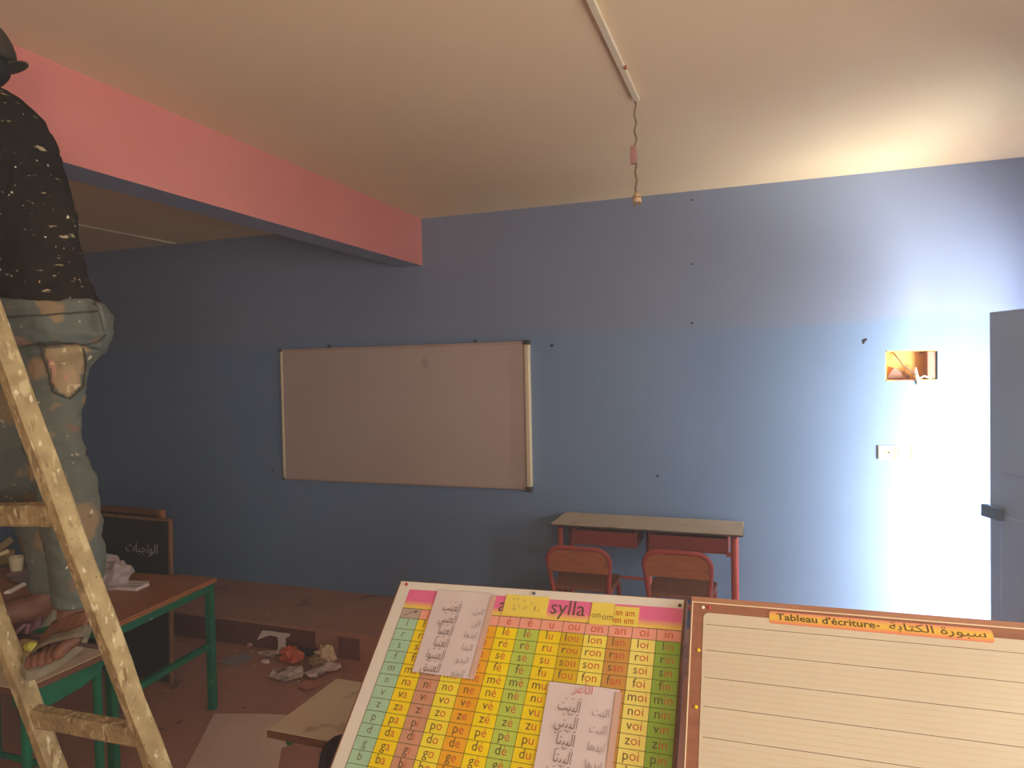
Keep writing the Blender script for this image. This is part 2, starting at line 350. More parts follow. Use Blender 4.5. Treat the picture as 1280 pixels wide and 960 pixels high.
# ------------------------------------------------------------------ wall socket plates
M_PLATE = pm('cream_socket_plastic', (238, 214, 168), (232, 208, 160), rough=.4)
for k, (lab, x) in enumerate((('cream socket plate with round hole, leftmost of three below the wall niche', .612), ('plain cream switch plate between two others below the wall niche', .692), ('rightmost of the three cream plates below the wall niche, washed by light', .773))):
    t = thing('socket_plate', lab, 'socket', (x, YF, 1.226), 'three plates below the wall niche')
    MB().box(0, .077, -.010, -.0005, 0, .077).build('cover_plate', M_PLATE, t, bevel=.004)
    if k == 0: MB().tube([(.045, -.0095, .040), (.045, -.012, .040)], .017, 16).build('round_inset', pm('shaded_inset', (200, 172, 124)), t); MB().tube([(.053, -.0115, .040), (.053, -.014, .040)], .005, 8).build('socket_hole', M_DARK, t)
    else: MB().box(.018, .059, -.014, -.009, .02, .058).build('rocker_switch', M_PLATE, t, bevel=.003)

# ------------------------------------------------------------------ student desks
M_BEIGE = pm('beige_laminate', (206, 184, 150), (198, 174, 140), scale=4, rough=.5, spots=(((170, 146, 116), 6, .66),))
M_EDGE = pm('brown_wood_edge', (122, 78, 48), (100, 62, 38), scale=20, rough=.6, stretch=(1, 6, 6))
M_REDT = pm('red_brown_tube_paint', (176, 78, 66), (160, 68, 58), scale=14, rough=.5, spots=(((176, 96, 80), 30, .68),))
M_GREEN = pm('green_frame_paint', (22, 112, 76), (18, 96, 66), scale=9, rough=.45, spots=(((150, 160, 130), 22, .71),))
M_BOX = pm('dark_red_book_tray', (150, 66, 56), (136, 58, 50), scale=6, rough=.55)
def student_desk(lab, loc, rz, L, Dp, H, tube, tray, green, eb=.026, edge=None, inset=.05):
    "local: x along the length from the left front corner, y to the back"
    edge = edge or M_EDGE
    t = thing('student_desk', lab, 'desk', loc); t.rotation_euler.z = rz
    MB().box(.004, L-.004, .004, Dp-.004, H-.004, H).build('desktop', M_BEIGE, t, bevel=.002)
    MB().box(0, L, 0, Dp, H-eb, H-.004).build('edge_band', edge, t, bevel=.003)
    r = .017
    for x in (inset, L-inset):
        for y in (.05, Dp-.05):
            MB().tube([(x, y, H-.027), (x, y, .012)], r, 12).build('leg', tube, t, smooth=True).modifiers.new('e', 'EDGE_SPLIT')
            MB().tube([(x, y, .014), (x, y, 0)], r+.003, 12).build('rubber_foot', M_DARK, t)
        MB().tube([(x, .05, .16), (x, Dp-.05, .16)], .013, 10).build('side_bar', tube, t, smooth=True)
        if green:
            MB().prism([(x-.014, .012, H-.027), (x-.014, Dp-.012, H-.027), (x-.014, Dp-.014, H-.05), (x-.014, Dp-.05, H-.085), (x-.014, Dp-.12, H-.11), (x-.014, .10, H-.125), (x-.014, .04, H-.105), (x-.014, .014, H-.07)], (1, 0, 0), .028).build('gusset_plate', tube, t, bevel=.004)
    MB().tube([(L*.5, Dp-.10, H-.027), (L*.5, Dp-.10, .19), (L*.5-.01, Dp-.12, .10), (L*.5-.07, Dp-.14, .012)], .016, 12).build('middle_leg', tube, t, smooth=True)
    MB().tube([(inset, Dp-.06, .16), (L-inset, Dp-.06, .16)], .013, 10).build('stretcher', tube, t, smooth=True)
    if tray:
        for a, b in ((.13, L*.5-.04), (L*.5+.03, L-.08)):
            s_ = MB(); z1 = H-.027; z0 = H-.125
            s_.box(a, b, .05, Dp-.06, z0, z0+.012); s_.box(a, a+.012, .05, Dp-.06, z0+.012, z1); s_.box(b-.012, b, .05, Dp-.06, z0+.012, z1); s_.box(a+.012, b-.012, Dp-.075, Dp-.06, z0+.012, z1); s_.box(a+.012, b-.012, .05, .062, z0+.012, z1-.012)
            s_.build('book_tray', M_BOX, t, bevel=.002)
        MB().tube([(.12, Dp-.10, .315), (L*.62, Dp-.10, .315)], .010, 8).build('cross_rail', tube, t, smooth=True)
        MB().tube([(L-.09, .05, H-.125), (L-.05, .05, H-.125)], .012, 8).build('tray_bracket', tube, t)
    return t
student_desk('double school desk with beige top and red frame against the blue wall', (-1.175, 3.875, PL), 0, 1.085, .345, .675, M_REDT, True, False, .013, pm('dull_grey_edge', (92, 76, 68), (80, 66, 60)))
d2 = student_desk('beige topped school desk with green gussets behind the ladder, at the left edge', (-3.60, 1.655, 0), 0, 1.145, .385, .67, M_GREEN, False, True)
d3 = student_desk('beige school desk corner with brown edge behind the syllable chart', (-1.440, 1.705, 0), 0, 1.15, .372, .67, M_GREEN, False, False, inset=.19)
MB().prism([(.045, .02, .643), (.085, .02, .643), (.075, .02, .622), (.058, .02, .618)], (0, 1, 0), .03).build('corner_bracket', M_GREEN, d3, bevel=.003)

# ------------------------------------------------------------------ school chairs at the wall desk, and the dark one
M_PLY = pm('worn_plywood', (176, 108, 70), (158, 92, 58), scale=10, rough=.55, stretch=(1, 5, 5), spots=(((140, 82, 54), 9, .64),))
M_SEAT = pm('brown_plywood_seat', (146, 94, 64), (130, 80, 54), scale=10, rough=.6, stretch=(5, 1, 1))
def school_chair(lab, loc, rz, tube, ply, seat, W=.33, HB=.625, HS=.365, group=None):
    "back at local y=0, seat towards +y"
    t = thing('school_chair', lab, 'chair', loc, group); t.rotation_euler.z = rz
    R_ = .075; r = .0125; hw = W/2; pts = []
    pts += [(-hw+.035, -.02+.07, .012), (-hw+.018, .045, HS), (-hw, .005, HB-R_)]
    for k in range(1, 7):
        a = math.pi/2*k/6; pts.append((-hw+R_-R_*math.cos(a), .005-.012*math.sin(a), HB-R_+R_*math.sin(a)))
    pts += [(-x, y, z) for x, y, z in reversed(pts)]
    MB().tube(pts, r, 10).build('back_frame', tube, t, smooth=True)
    bp = []
    for x, y, z in ((-hw+.012, 0, HB-.135), (-hw+.006, 0, HB-.075), (-hw+.022, 0, HB-.03), (-hw+.06, 0, HB-.008), (hw-.06, 0, HB-.008), (hw-.022, 0, HB-.03), (hw-.006, 0, HB-.075), (hw-.012, 0, HB-.135)): bp.append((x, y-.004, z))
    MB().prism(bp, (0, 1, 0), .012).build('backrest', ply, t, bevel=.004)
    MB().prism([(-hw+.01, .05, HS), (hw-.01, .05, HS), (hw+.005, .33, HS), (hw-.02, .36, HS), (-hw+.02, .36, HS), (-hw-.005, .33, HS)], (0, 0, 1), .018).build('seat', seat, t, bevel=.005)
    for sx in (-1, 1):
        MB().tube([(sx*(hw-.02), .06, HS-.012), (sx*(hw-.02), .31, HS-.012), (sx*(hw-.015), .335, HS-.03), (sx*(hw-.005), .36, .012)], r, 10).build('front_leg', tube, t, smooth=True)
        MB().tube([(sx*(hw-.033), .05, .13), (sx*(hw-.008), .345, .13)], .009, 8).build('side_stretcher', tube, t, smooth=True)
    MB().tube([(-(hw-.015), .045, HS-.04), (hw-.015, .045, HS-.04)], .011, 8).build('seat_crossbar', tube, t, smooth=True)
    return t
school_chair('left one of two red framed chairs with plywood backs at the wall desk', (-.935, 3.60, PL), .02, M_REDT, M_PLY, M_SEAT, W=.345, HB=.615, group='red framed chairs at the wall desk')
school_chair('right one of two red framed chairs with plywood backs at the wall desk', (-.412, 3.62, PL), -.02, M_REDT, M_PLY, M_SEAT, W=.345, HB=.625, group='red framed chairs at the wall desk')
M_BLK = pm('dark_brown_chair', (58, 42, 34), (46, 34, 28), scale=8, rough=.6)
school_chair('dark chair with rounded back pushed against the beige desk behind the chart', (-1.0, 1.625, 0), math.pi, M_BLK, M_BLK, M_BLK, W=.35, HB=.735, HS=.42)

# ------------------------------------------------------------------ green framed work table, left
M_TTOP = pm('orange_brown_tabletop', (178, 114, 64), (158, 96, 54), scale=5, rough=.45, stretch=(1, 7, 7), spots=(((170, 116, 76), 8, .66),))
M_TEDGE = pm('light_wood_edge', (176, 112, 62), (156, 96, 52), scale=14, rough=.5)
TH = .69
t = thing('work_table', 'brown topped table on a green metal frame in front of the blackboard', 'table', (-2.715, 2.86, 0)); t.rotation_euler.z = .10
# local: x to the left is negative (length), y towards the camera is negative
MB().box(-1.36, 0, -.70, 0, TH-.010, TH).build('tabletop', M_TTOP, t, bevel=.003)
e = MB(); e.box(-1.362, .004, -.704, .002, TH-.022, TH-.010); e.build('edge_band', M_TEDGE, t, bevel=.004)
fr = MB(); z0, z1 = TH-.062, TH-.022
fr.box(-.035, -.005, -.69, -.01, z0, z1); fr.box(-1.35, -1.32, -.69, -.01, z0, z1); fr.box(-1.32, -.035, -.69, -.66, z0, z1); fr.box(-1.32, -.035, -.04, -.01, z0, z1)
fr.build('top_frame', M_GREEN, t, bevel=.003)
for x in (-.04, -1.35):
    for y in (-.045, -.69):
        MB().box(x, x+.036, y, y+.036, 0, TH-.062).build('leg', M_GREEN, t, bevel=.003)
    MB().box(x+.004, x+.032, -.654, -.045, .33, .36).build('side_rail', M_GREEN, t, bevel=.003)
# blackboard standing behind it, and the wooden panel behind that
M_BB = pm('dull_blackboard', (48, 40, 36), (40, 34, 31), scale=2, rough=.7)
M_BBF = pm('scuffed_wood_frame', (150, 108, 70), (120, 82, 54), scale=9, rough=.6, stretch=(4, 4, 1))
BX0, BX1, BY, BH = -4.10, -3.145, 2.97, .950
t = thing('blackboard', 'black chalkboard in a thin wood frame standing on the floor behind the table', 'blackboard', (BX1, BY, 0)); t.rotation_euler = (math.radians(-1.5), 0, -.03)
LB = BX1-BX0
MB().box(-LB+.016, -.018, -.012, .002, .02, BH-.016).build('slate', M_BB, t)
MB().box(-LB, 0, -.016, .006, BH-.016, BH).build('top_rail', M_BBF, t, bevel=.003)
MB().box(-LB, 0, -.016, .006, 0, .02).build('bottom_rail', M_BBF, t, bevel=.003)
MB().box(-LB, -LB+.016, -.016, .006, .02, BH-.016).build('side_rail', M_BBF, t, bevel=.003)
MB().box(-.018, 0, -.016, .006, .02, BH-.016).build('side_rail', M_BBF, t, bevel=.003)
ch = MB(); put_text(ch, arabic('الواجبات'), -.225, 0, .075, shear=.1)
ch.v = [(x, -.0128, BH-.205+y) for x, y, z in ch.v]
ch.build('chalk_writing', pm('chalk', (226, 222, 214), (160, 154, 148), scale=40, rough=.9), t, fix=False)
t = thing('framed_board', 'brown wooden framed board leaning just behind the blackboard', 'board', (BX1-.125, BY+.05, 0)); t.rotation_euler = (math.radians(-1), 0, -.03)
M_PAN = pm('brown_panel_wood', (132, 84, 52), (112, 70, 42), scale=6, rough=.6, stretch=(1, 6, 6))
MB().box(-LB, -.022, 0, .03, BH+.0, BH+.034).build('top_rail', M_PAN, t, bevel=.003)
MB().box(-LB, -.022, .012, .02, .03, BH).build('panel_sheet', pm('dark_panel_sheet', (70, 48, 36)), t)
MB().box(-.026, 0, -.004, .032, 0, BH+.034).build('side_post', M_TEDGE, t, bevel=.003)
MB().box(-LB-.02, -LB, -.004, .032, 0, BH+.034).build('side_post', M_PAN, t, bevel=.003)

# ------------------------------------------------------------------ crumpled paper / cloth helpers
def crumple(poly, amp, step=.035, thick=.0015, seed=0, lift=0, fscale=.06):
    "paper of a given outline (world xy list), gently crumpled, as a thin closed sheet; returns MB in local coordinates about its centre"
    c = Vector((sum(p[0] for p in poly)/len(poly), sum(p[1] for p in poly)/len(poly), 0))
    bm = bmesh.new(); vs = [bm.verts.new((p[0]-c.x, p[1]-c.y, 0)) for p in poly]; f = bm.faces.new(vs)
    bmesh.ops.triangulate(bm, faces=[f])
    for _ in range(5):
        es = [e for e in bm.edges if e.calc_length() > step]
        if not es: break
        bmesh.ops.subdivide_edges(bm, edges=es, cuts=1, use_grid_fill=False); bmesh.ops.triangulate(bm, faces=bm.faces[:])
    for v in bm.verts:
        q = Vector((v.co.x/fscale, v.co.y/fscale, seed*3.7)); v.co.z = thick + lift + amp*(.5+.5*noise.fractal(q, 1, 2, 3))
        v.co.z = max(v.co.z, thick)
    bmesh.ops.recalc_face_normals(bm, faces=bm.faces)
    for f in bm.faces:
        if f.normal.z < 0: f.normal_flip()
    r = bmesh.ops.extrude_face_region(bm, geom=bm.faces[:]); 
    for g in r['geom']:
        if isinstance(g, bmesh.types.BMVert): g.co.z -= thick*.8
    mb = MB(); bm.verts.index_update(); mb.quadlist([v.co.copy() for v in bm.verts], [[v.index for v in f.verts] for f in bm.faces]); bm.free()
    return mb, c
def sheet(name, poly, z, amp, mat, lab, cat, group=None, step=.035, seed=0, fscale=.06, thick=.0015):
    mb, c = crumple(poly, amp, step, seed=seed, fscale=fscale, thick=thick)
    o = mb.build(name, mat); o.location = (c.x, c.y, z); tag(o, lab, cat, group); return o
def lump(name, loc, r, mat, lab, cat, seed=0, amp=.35, group=None):
    bm = bmesh.new(); bmesh.ops.create_icosphere(bm, subdivisions=3, radius=1)
    for v in bm.verts:
        k = 1 + amp*1.5*noise.fractal(v.co*2.4+Vector((seed, 0, 0)), .7, 2.3, 4); v.co = Vector((v.co.x*r[0]*k, v.co.y*r[1]*k, max(v.co.z*r[2]*k, -r[2]*.7)))
    zmin = min(v.co.z for v in bm.verts)
    for v in bm.verts: v.co.z -= zmin
    mb = MB(); bm.verts.index_update(); mb.quadlist([v.co.copy() for v in bm.verts], [[v.index for v in f.verts] for f in bm.faces]); bm.free()
    o = mb.build(name, mat); o.location = loc; tag(o, lab, cat, group); return o
M_PAPER = pm('white_paper', (226, 212, 206), (214, 200, 196), scale=5, rough=.8)
M_DUSTY = pm('dusty_white_paper', (222, 194, 180), (208, 180, 166), scale=6, rough=.85, spots=(((140, 114, 104), 8, .6),))
zp = lambda L, z=0: [tuple(on_z(x, y, z)[:2]) for x, y in L]

# floor litter between the tables and the platform step
sheet('paper_sheet', zp([(268, 893), (330, 893), (386, 896), (376, 926), (352, 936), (345, 975), (225, 975)]), 0, .004, pm('big_dusty_sheet', (232, 198, 174), (222, 188, 164), scale=2, rough=.85), 'large dusty pinkish sheet of card spread on the floor in front of the desk', 'paper', step=.08, fscale=.25)
def on_y(px, py, Y):
    r = FWD + RIGHT*((px-640)/F_PX) - UP*((py-480)/F_PX); return CAM + r*(Y/r.y)
arch = [(321, 806), (328, 794), (341, 795), (352, 797), (363, 798), (361, 802), (357, 803), (357, 813), (361, 818), (349, 823), (343, 824), (347, 817), (348, 810), (347, 802), (338, 800), (331, 802)]
av = [on_y(x, y, 3.50 - .0016*(824-y)*(-1)) for x, y in arch]; ac = on_y(350, 824, 3.50); ac.z = .002; dz = min(v.z for v in av)-.002
o = MB().prism([v-ac-Vector((0, 0, dz)) for v in av], (0, 1, .1), .003).build('torn_paper', pm('white_paper_scrap', (232, 214, 200), (214, 196, 182), rough=.8)); o.location = ac
tag(o, 'torn white paper scrap standing like an arch against the step', 'paper')
sheet('torn_paper', zp([(321, 818), (336, 814), (346, 816), (343, 824), (330, 821)]), 0, .02, M_DUSTY, 'small dusty paper scrap under the torn white arch', 'paper', seed=3)
lump('crumpled_wrapper', on_z(364, 826, 0), (.075, .055, .05), pm('orange_red_wrapper', (214, 106, 70), (190, 88, 60), scale=12, rough=.4), 'crumpled orange red plastic wrapper on the floor by the step', 'wrapper', 4)
sheet('flat_leaflet', zp([(272, 829), (300, 816), (318, 821), (311, 826), (296, 834)]), 0, .008, pm('blue_grey_leaflet', (150, 146, 148), (168, 150, 132), scale=8, rough=.7), 'flat blue grey leaflet on the floor beside the green table leg', 'paper', seed=5)
sheet('crumpled_paper', zp([(335, 848), (342, 840), (360, 837), (378, 838), (380, 846), (378, 850), (356, 855), (345, 853)]), 0, .035, M_DUSTY, 'larger crumpled white sheet on the floor, left of the two by the wrapper', 'paper', seed=6)
sheet('crumpled_paper', zp([(380, 846), (386, 842), (400, 838), (413, 833), (425, 834), (427, 838), (416, 845), (400, 849), (384, 850)]), 0, .045, M_DUSTY, 'crumpled white sheet on the floor, right of the two by the wrapper', 'paper', seed=7)
lump('crumpled_packet', on_z(407, 829, 0), (.06, .05, .06), pm('pale_yellow_packet', (222, 194, 150), (196, 164, 126), scale=16, rough=.6, spots=(((60, 50, 44), 12, .6),)), 'pale yellowish crumpled packet on the floor near the step corner', 'packet', 8)
lump('crumpled_packet', on_z(394, 838, 0)+Vector((0, 0, .03)), (.045, .035, .03), pm('ochre_packet', (160, 124, 76), (140, 104, 66), scale=16, rough=.6), 'ochre crumpled scrap lying on the right crumpled sheet', 'packet', 9)
lump('rag', on_z(383, 818.5, 0), (.09, .03, .025), pm('dark_olive_rag', (84, 72, 54), (70, 58, 46), scale=10, rough=.9), 'dark olive rag behind the crumpled white sheets on the floor', 'rag', 10)
sheet('paper_scrap', zp([(374, 856), (384, 853), (400, 856), (398, 861), (384, 864), (372, 862)]), 0, .02, pm('reddish_scrap', (196, 124, 100), (176, 110, 88), scale=9), 'reddish paper scrap on the floor just above the beige desk corner', 'paper', seed=11)
lump('paper_ball', on_z(389, 814.5, 0), (.02, .02, .02), pm('white_paper_scrap', (214, 198, 184)), 'tiny white paper ball near the step behind the orange wrapper', 'paper', 12)
lump('paper_ball', on_z(332, 828.5, 0), (.026, .014, .012), pm('white_paper_scrap', (214, 198, 184)), 'tiny white paper twist on the floor left of the orange wrapper', 'paper', 13)
lump('paper_ball', on_z(312, 808.5, 0), (.02, .016, .014), pm('pinkish_scrap', (190, 140, 130)), 'tiny pinkish paper crumb beside the torn white arch', 'paper', 14)
fl = MB()
for k in range(90):
    x = random.uniform(-3.4, -1.6); onp = random.random() < .35
    y = random.uniform(PY+.05, YF-.08) if onp else random.uniform(2.9, PY-.03); z = (PL if onp else 0)+.001
    a = random.random()*6; s_ = random.uniform(.004, .011)
    fl.prism([(x+s_*math.cos(a+q), y+s_*.7*math.sin(a+q), z) for q in (0, 1.5, 3.2, 4.6)], (0, 0, 1), .003)
fl.build('paint_flakes', pm('pale_flakes', (206, 184, 166), (180, 150, 130), scale=30), kind='stuff')
bpy.data.objects['paint_flakes']['label'] = 'pale paint flakes scattered on the step and floor'; bpy.data.objects['paint_flakes']['category'] = 'debris'

# things on the work table and the left desk
bm1 = lump('crumpled_cloth', on_z(133, 733, TH), (.13, .09, .085), pm('greyish_white_cloth', (196, 182, 178), (172, 158, 156), scale=5, rough=.9), 'crumpled greyish white cloth on the brown table behind the ladder', 'cloth', 21, .3)
t = thing('paper_pad', 'flat white pad of papers on the brown table beside the crumpled cloth', 'paper pad', on_z(162, 736, TH)); t.rotation_euler.z = .12
MB().box(-.075, .065, -.03, .06, 0, .016).build('pad_block', M_PAPER, t, bevel=.002)
MB().prism([(-.07, -.028, .018), (.08, .0, .026), (.062, .062, .02), (-.07, .06, .018)], (0, 0, 1), .003).build('loose_sheet', M_PAPER, t)
M_CUP = pm('white_foam_cup', (214, 200, 160), (206, 190, 150), rough=.6)
t = thing('paper_cup', 'white disposable cup on the brown table at the far left', 'cup', on_z(21, 716, TH))
rings = [[(r*math.cos(2*math.pi*k/20), r*math.sin(2*math.pi*k/20), z) for k in range(20)] for r, z in ((.026, 0), (.036, .088), (.034, .088), (.025, .004))]
MB().loft(rings).build('cup_wall', M_CUP, t, smooth=True).modifiers.new('e', 'EDGE_SPLIT')
MB().tube([(.0365*math.cos(2*math.pi*k/20), .0365*math.sin(2*math.pi*k/20), .088) for k in range(21)], .002, 6).build('rolled_rim', M_CUP, t)
sheet('paper_sheet', zp([(6, 722), (20, 714), (46, 712), (48, 728), (20, 731)], TH), TH, .02, pm('pinkish_grey_paper', (150, 126, 122), (132, 110, 108)), 'pinkish grey crumpled sheet in front of the white cup', 'paper', seed=31)
tb = MB().tube([on_z(9, 747, .67)+Vector((0, 0, .018)), on_z(29, 736, .67)+Vector((0, 0, .018))], .017, 12).build('paper_roll', pm('white_roll', (226, 218, 200)), smooth=True); tb.modifiers.new('e', 'EDGE_SPLIT'); tag(tb, 'short white paper roll lying on the beige desk near the man\'s feet', 'paper roll')
loc_to(tb, on_z(19, 742, .67))
sheet('cardboard_sheet', [(-3.45, 1.72), (-2.75, 1.74), (-2.72, 2.0), (-3.2, 2.03), (-3.5, 1.98)], .6705, .004, pm('tan_cardboard', (196, 160, 104), (180, 144, 92), scale=3, rough=.85), 'tan cardboard sheet lying on the beige desk behind the ladder', 'cardboard', step=.1, fscale=.3)
lump('bottle_cap', on_z(39, 814, .67)+Vector((0, 0, .004)), (.03, .02, .02), pm('yellow_green_plastic', (214, 200, 60), (196, 190, 90), scale=30, rough=.4), 'small yellow green plastic bit on the desk beside the sandal', 'plastic bit', 33, .15)
for k, (a, b, c2, lab) in enumerate((((-6, 690), (14, 674), (110, 96, 66), 'thin greenish strip leaning at the far left on the brown table'), ((-8, 696), (10, 689), (176, 160, 120), 'pale thin stick at the far left beyond the white cup'))):
    p, q = at(*a, 2.62), at(*b, 2.62)
    o = MB().beam(p, q, UP, .012-.005*k, .004).build('wood_strip', pm('strip_%d' % k, c2)); loc_to(o, p); tag(o, lab, 'strip')
yb = MB().box(-.16, .05, -.05, .06, 0, .075).build('cardboard_box', pm('yellowish_box', (150, 122, 70), (134, 106, 60)), bevel=.004); yb.location = on_z(-8, 708, TH)+Vector((-.03, .05, 0)); tag(yb, 'yellowish low box beside the white cup at the left edge', 'box')

# ------------------------------------------------------------------ the ladder
M_LAD = pm('paint_spattered_ladder_wood', (168, 148, 104), (136, 116, 78), scale=22, rough=.7, bump=.5, bscale=55, spots=(((178, 160, 118), 45, .56, (1, 1, .4)), ((128, 102, 64), 55, .63, (1, 1, .25)), ((200, 188, 152), 75, .64, (1, 1, .4)), ((110, 86, 54), 110, .68)))
R0 = at(197, 960, 1.50); R1 = at(-11, 397, 1.41); ld = (R1-R0).normalized()
VV = at(44, 893, 1.66) - at(183, 918, 1.50)
def rp(z): return R0 + ld*((z-R0.z)/ld.z)
lad = thing('wooden_ladder', 'pale paint spattered wooden ladder standing close at the left', 'ladder', rp(0))
base = rp(0)
nrm = ld.cross(VV).normalized()
def rail(off, top, nm='rail'):
    mb = MB(); rings = []; n = 26
    a = (VV - ld*VV.dot(ld)).normalized(); b = ld.cross(a)
    for i in range(n+1):
        z = top*i/n; p = rp(z)+off-base
        jx = [random.uniform(-.0014, .0014) for _ in range(8)]
        hw, hh = .0165, .0205
        rings.append([p + a*(hw*u+jx[k]) + b*(hh*v+jx[7-k]) for k, (u, v) in enumerate(((-1,-.8),(-.8,-1),(.8,-1),(1,-.8),(1,.8),(.8,1),(-.8,1),(-1,.8)))])
    return mb.loft(rings).build(nm, M_LAD, lad)
rail(Vector((0, 0, 0)), 2.3); rail(VV, 2.3)
def rung(z, r=.016, hh=.022):
    p = rp(z)-base
    mb = MB(); side = ld; rings = []
    t_ = VV.normalized(); a = (ld - t_*ld.dot(t_)).normalized(); b = t_.cross(a); n = 8
    for i in range(n+1):
        q = p + VV*(i/n)
        rings.append([q + a*(hh*u*random.uniform(.95, 1.05)) + b*(r*v) for u, v in ((-1,-.7),(-.7,-1),(.7,-1),(1,-.7),(1,.7),(.7,1),(-.7,1),(-1,.7))])
    return mb.loft(rings).build('rung', M_LAD, lad)
zr_low = (at(183, 918, 1.5)).z; zr_up = at(78, 641, 1.46).z
for z in (zr_low, zr_up, zr_up+.47, .42): rung(z, hh=.024)
# thin iron rung the man stands on
ir0 = at(139, 811, 1.555); ir1 = at(-45, 785, 1.84)
MB().tube([ir0-base, ir1-base], .005, 10).build('iron_rung', pm('rusty_iron_rod', (74, 54, 46), (58, 44, 40), rough=.6), lad, smooth=True)
# rear prop rails of the ladder, hinged at the top
for off in (Vector((0, 0, 0)), VV):
    tp = rp(2.25)+off; ft = Vector((tp.x-.42, tp.y-.75, 0))
    MB().beam(tp-base, ft-base, VV, .02, .028).build('prop_rail', M_LAD, lad, bevel=.003)

# ------------------------------------------------------------------ the man on the ladder
man = thing('person', 'person in a paint spattered black top, grey work trousers and cap standing on the ladder', 'person', at(65, 800, 1.66))
MO = man.location.copy()
SKIN = pm('brown_skin', (122, 82, 62), (104, 68, 50), scale=8, rough=.55)
L_ = lambda p: Vector(p)-MO
def ring(xl, xr, y, d, th, n=20, tilt=0, sq=2.0):
    "ellipse at picture row y spanning xl..xr at depth d, th = half thickness in depth"
    c = at((xl+xr)/2, y, d); hw = (xr-xl)/2*d/F_PX; out = []
    for k in range(n):
        a = 2*math.pi*k/n; ca, sa = math.cos(a), math.sin(a)
        ca = math.copysign(abs(ca)**(2/sq), ca); sa = math.copysign(abs(sa)**(2/sq), sa)
        out.append(c + RIGHT*(hw*ca) + FWD*(th*sa) + UP*(tilt*ca) - MO)
    return out
D = 1.76
body = MB()
# head, neck
HCn = at(-53, 74, D)
Hf = (-RIGHT*.86 - FWD*.5).normalized(); Hs = Vector((0, 0, 1)).cross(Hf)   # facing left and a little towards the camera
HM = Matrix((Hf, Hs, Vector((0, 0, 1)))).transposed()
hl = lambda x, y, z: HCn + HM @ Vector((x, y, z)) - MO
body.ell(L_(HCn + HM @ Vector((-.012, 0, .02))), .098, .076, .105, 18, 12, M=HM)
body.ell(hl(.03, 0, -.045), .066, .058, .075, 16, 10, M=HM)
body.cone(hl(.075, 0, -.085), .026, hl(.06, 0, -.09), .03)
body.cone(hl(.088, 0, .005), .011, hl(.108, 0, -.03), .015)      # nose
body.ell(hl(.088, 0, -.062), .012, .026, .006, 10, 6, M=HM); body.ell(hl(.086, 0, -.074), .012, .022, .007, 10, 6, M=HM)
for sg in (-1, 1):
    body.ell(hl(-.005, sg*.077, -.01), .02, .01, .032, 10, 8, M=HM)
body.cone(hl(-.02, 0, -.06), .055, L_(at(-32, 140, D)), .058)
# torso core (inside the shirt), hips
for (xl, xr, y, th) in ((-70, 30, 150, .09), (-80, 60, 240, .09), (-60, 85, 340, .085), (-40, 105, 420, .095)): pass
body.loft([ring(-60, 20, 128, D, .05), ring(-82, 42, 160, D, .085), ring(-84, 60, 220, D, .10), ring(-74, 74, 290, D, .09), ring(-60, 92, 350, D, .09), ring(-58, 108, 410, D, .10), ring(-45, 95, 450, D, .08)])
# legs
hipN, kneeN, ankN = at(60, 440, D-.045), at(74, 580, D-.075), at(91, 752, 1.71)
hipF, kneeF, ankF = at(2, 440, D+.05), at(20, 580, D+.03), at(65, 740, 1.80)
for h_, k_, a_ in ((hipN, kneeN, ankN), (hipF, kneeF, ankF)):
    body.cone(L_(h_), .058, L_(k_), .042); body.cone(L_(k_), .042, L_(k_.lerp(a_, .3)), .043); body.cone(L_(k_.lerp(a_, .3)), .043, L_(a_), .032)
# near foot: instep and five toes, turned towards the camera
body.cone(L_(ankN), .034, L_(at(92, 768, 1.70)), .036)
body.loft([[L_(at(92, 770, 1.705)) + RIGHT*.052*math.cos(a) + FWD*.03*math.sin(a) + UP*.012*math.cos(a) for a in [2*math.pi*k/14 for k in range(14)]],
           [L_(at(83, 785, 1.665)) + RIGHT*.065*math.cos(a) + UP*(.028*math.sin(a)+.028*math.cos(a)) for a in [2*math.pi*k/14 for k in range(14)]],
           [L_(at(70, 806, 1.625)) + RIGHT*.066*math.cos(a) + UP*(.018*math.sin(a)+.040*math.cos(a)) for a in [2*math.pi*k/14 for k in range(14)]]])
toes = (((95, 799), (73, 817), .0150), ((70, 806), (62, 825), .0098), ((59, 811), (52, 829), .0092), ((49, 816), (43, 831), .0085), ((40, 820), (35, 833), .0078))
for (a, b, r) in toes:
    pa, pb = L_(at(a[0], a[1], 1.612)), L_(at(b[0], b[1], 1.588)); mid = pa.lerp(pb, .5)+UP*.004-FWD*.004; body.cone(pa, r*.95, mid, r); body.cone(mid, r*.97, pb, r*.98)
# far foot, pointing to the left
body.cone(L_(ankF), .034, L_(at(46, 758, 1.78)), .036); body.cone(L_(at(40, 760, 1.77)), .036, L_(at(-8, 770, 1.70)), .030); body.cone(L_(at(46, 762, 1.78)), .034, L_(at(8, 772, 1.75)), .026)
for k in range(5):
    a_ = at(-8-2*k, 764+3.4*k, 1.73-.017*k); b_ = at(-24+1.5*k, 768+3.4*k, 1.715-.017*k); body.cone(L_(a_), .012, L_(b_), .0125-.0008*k)
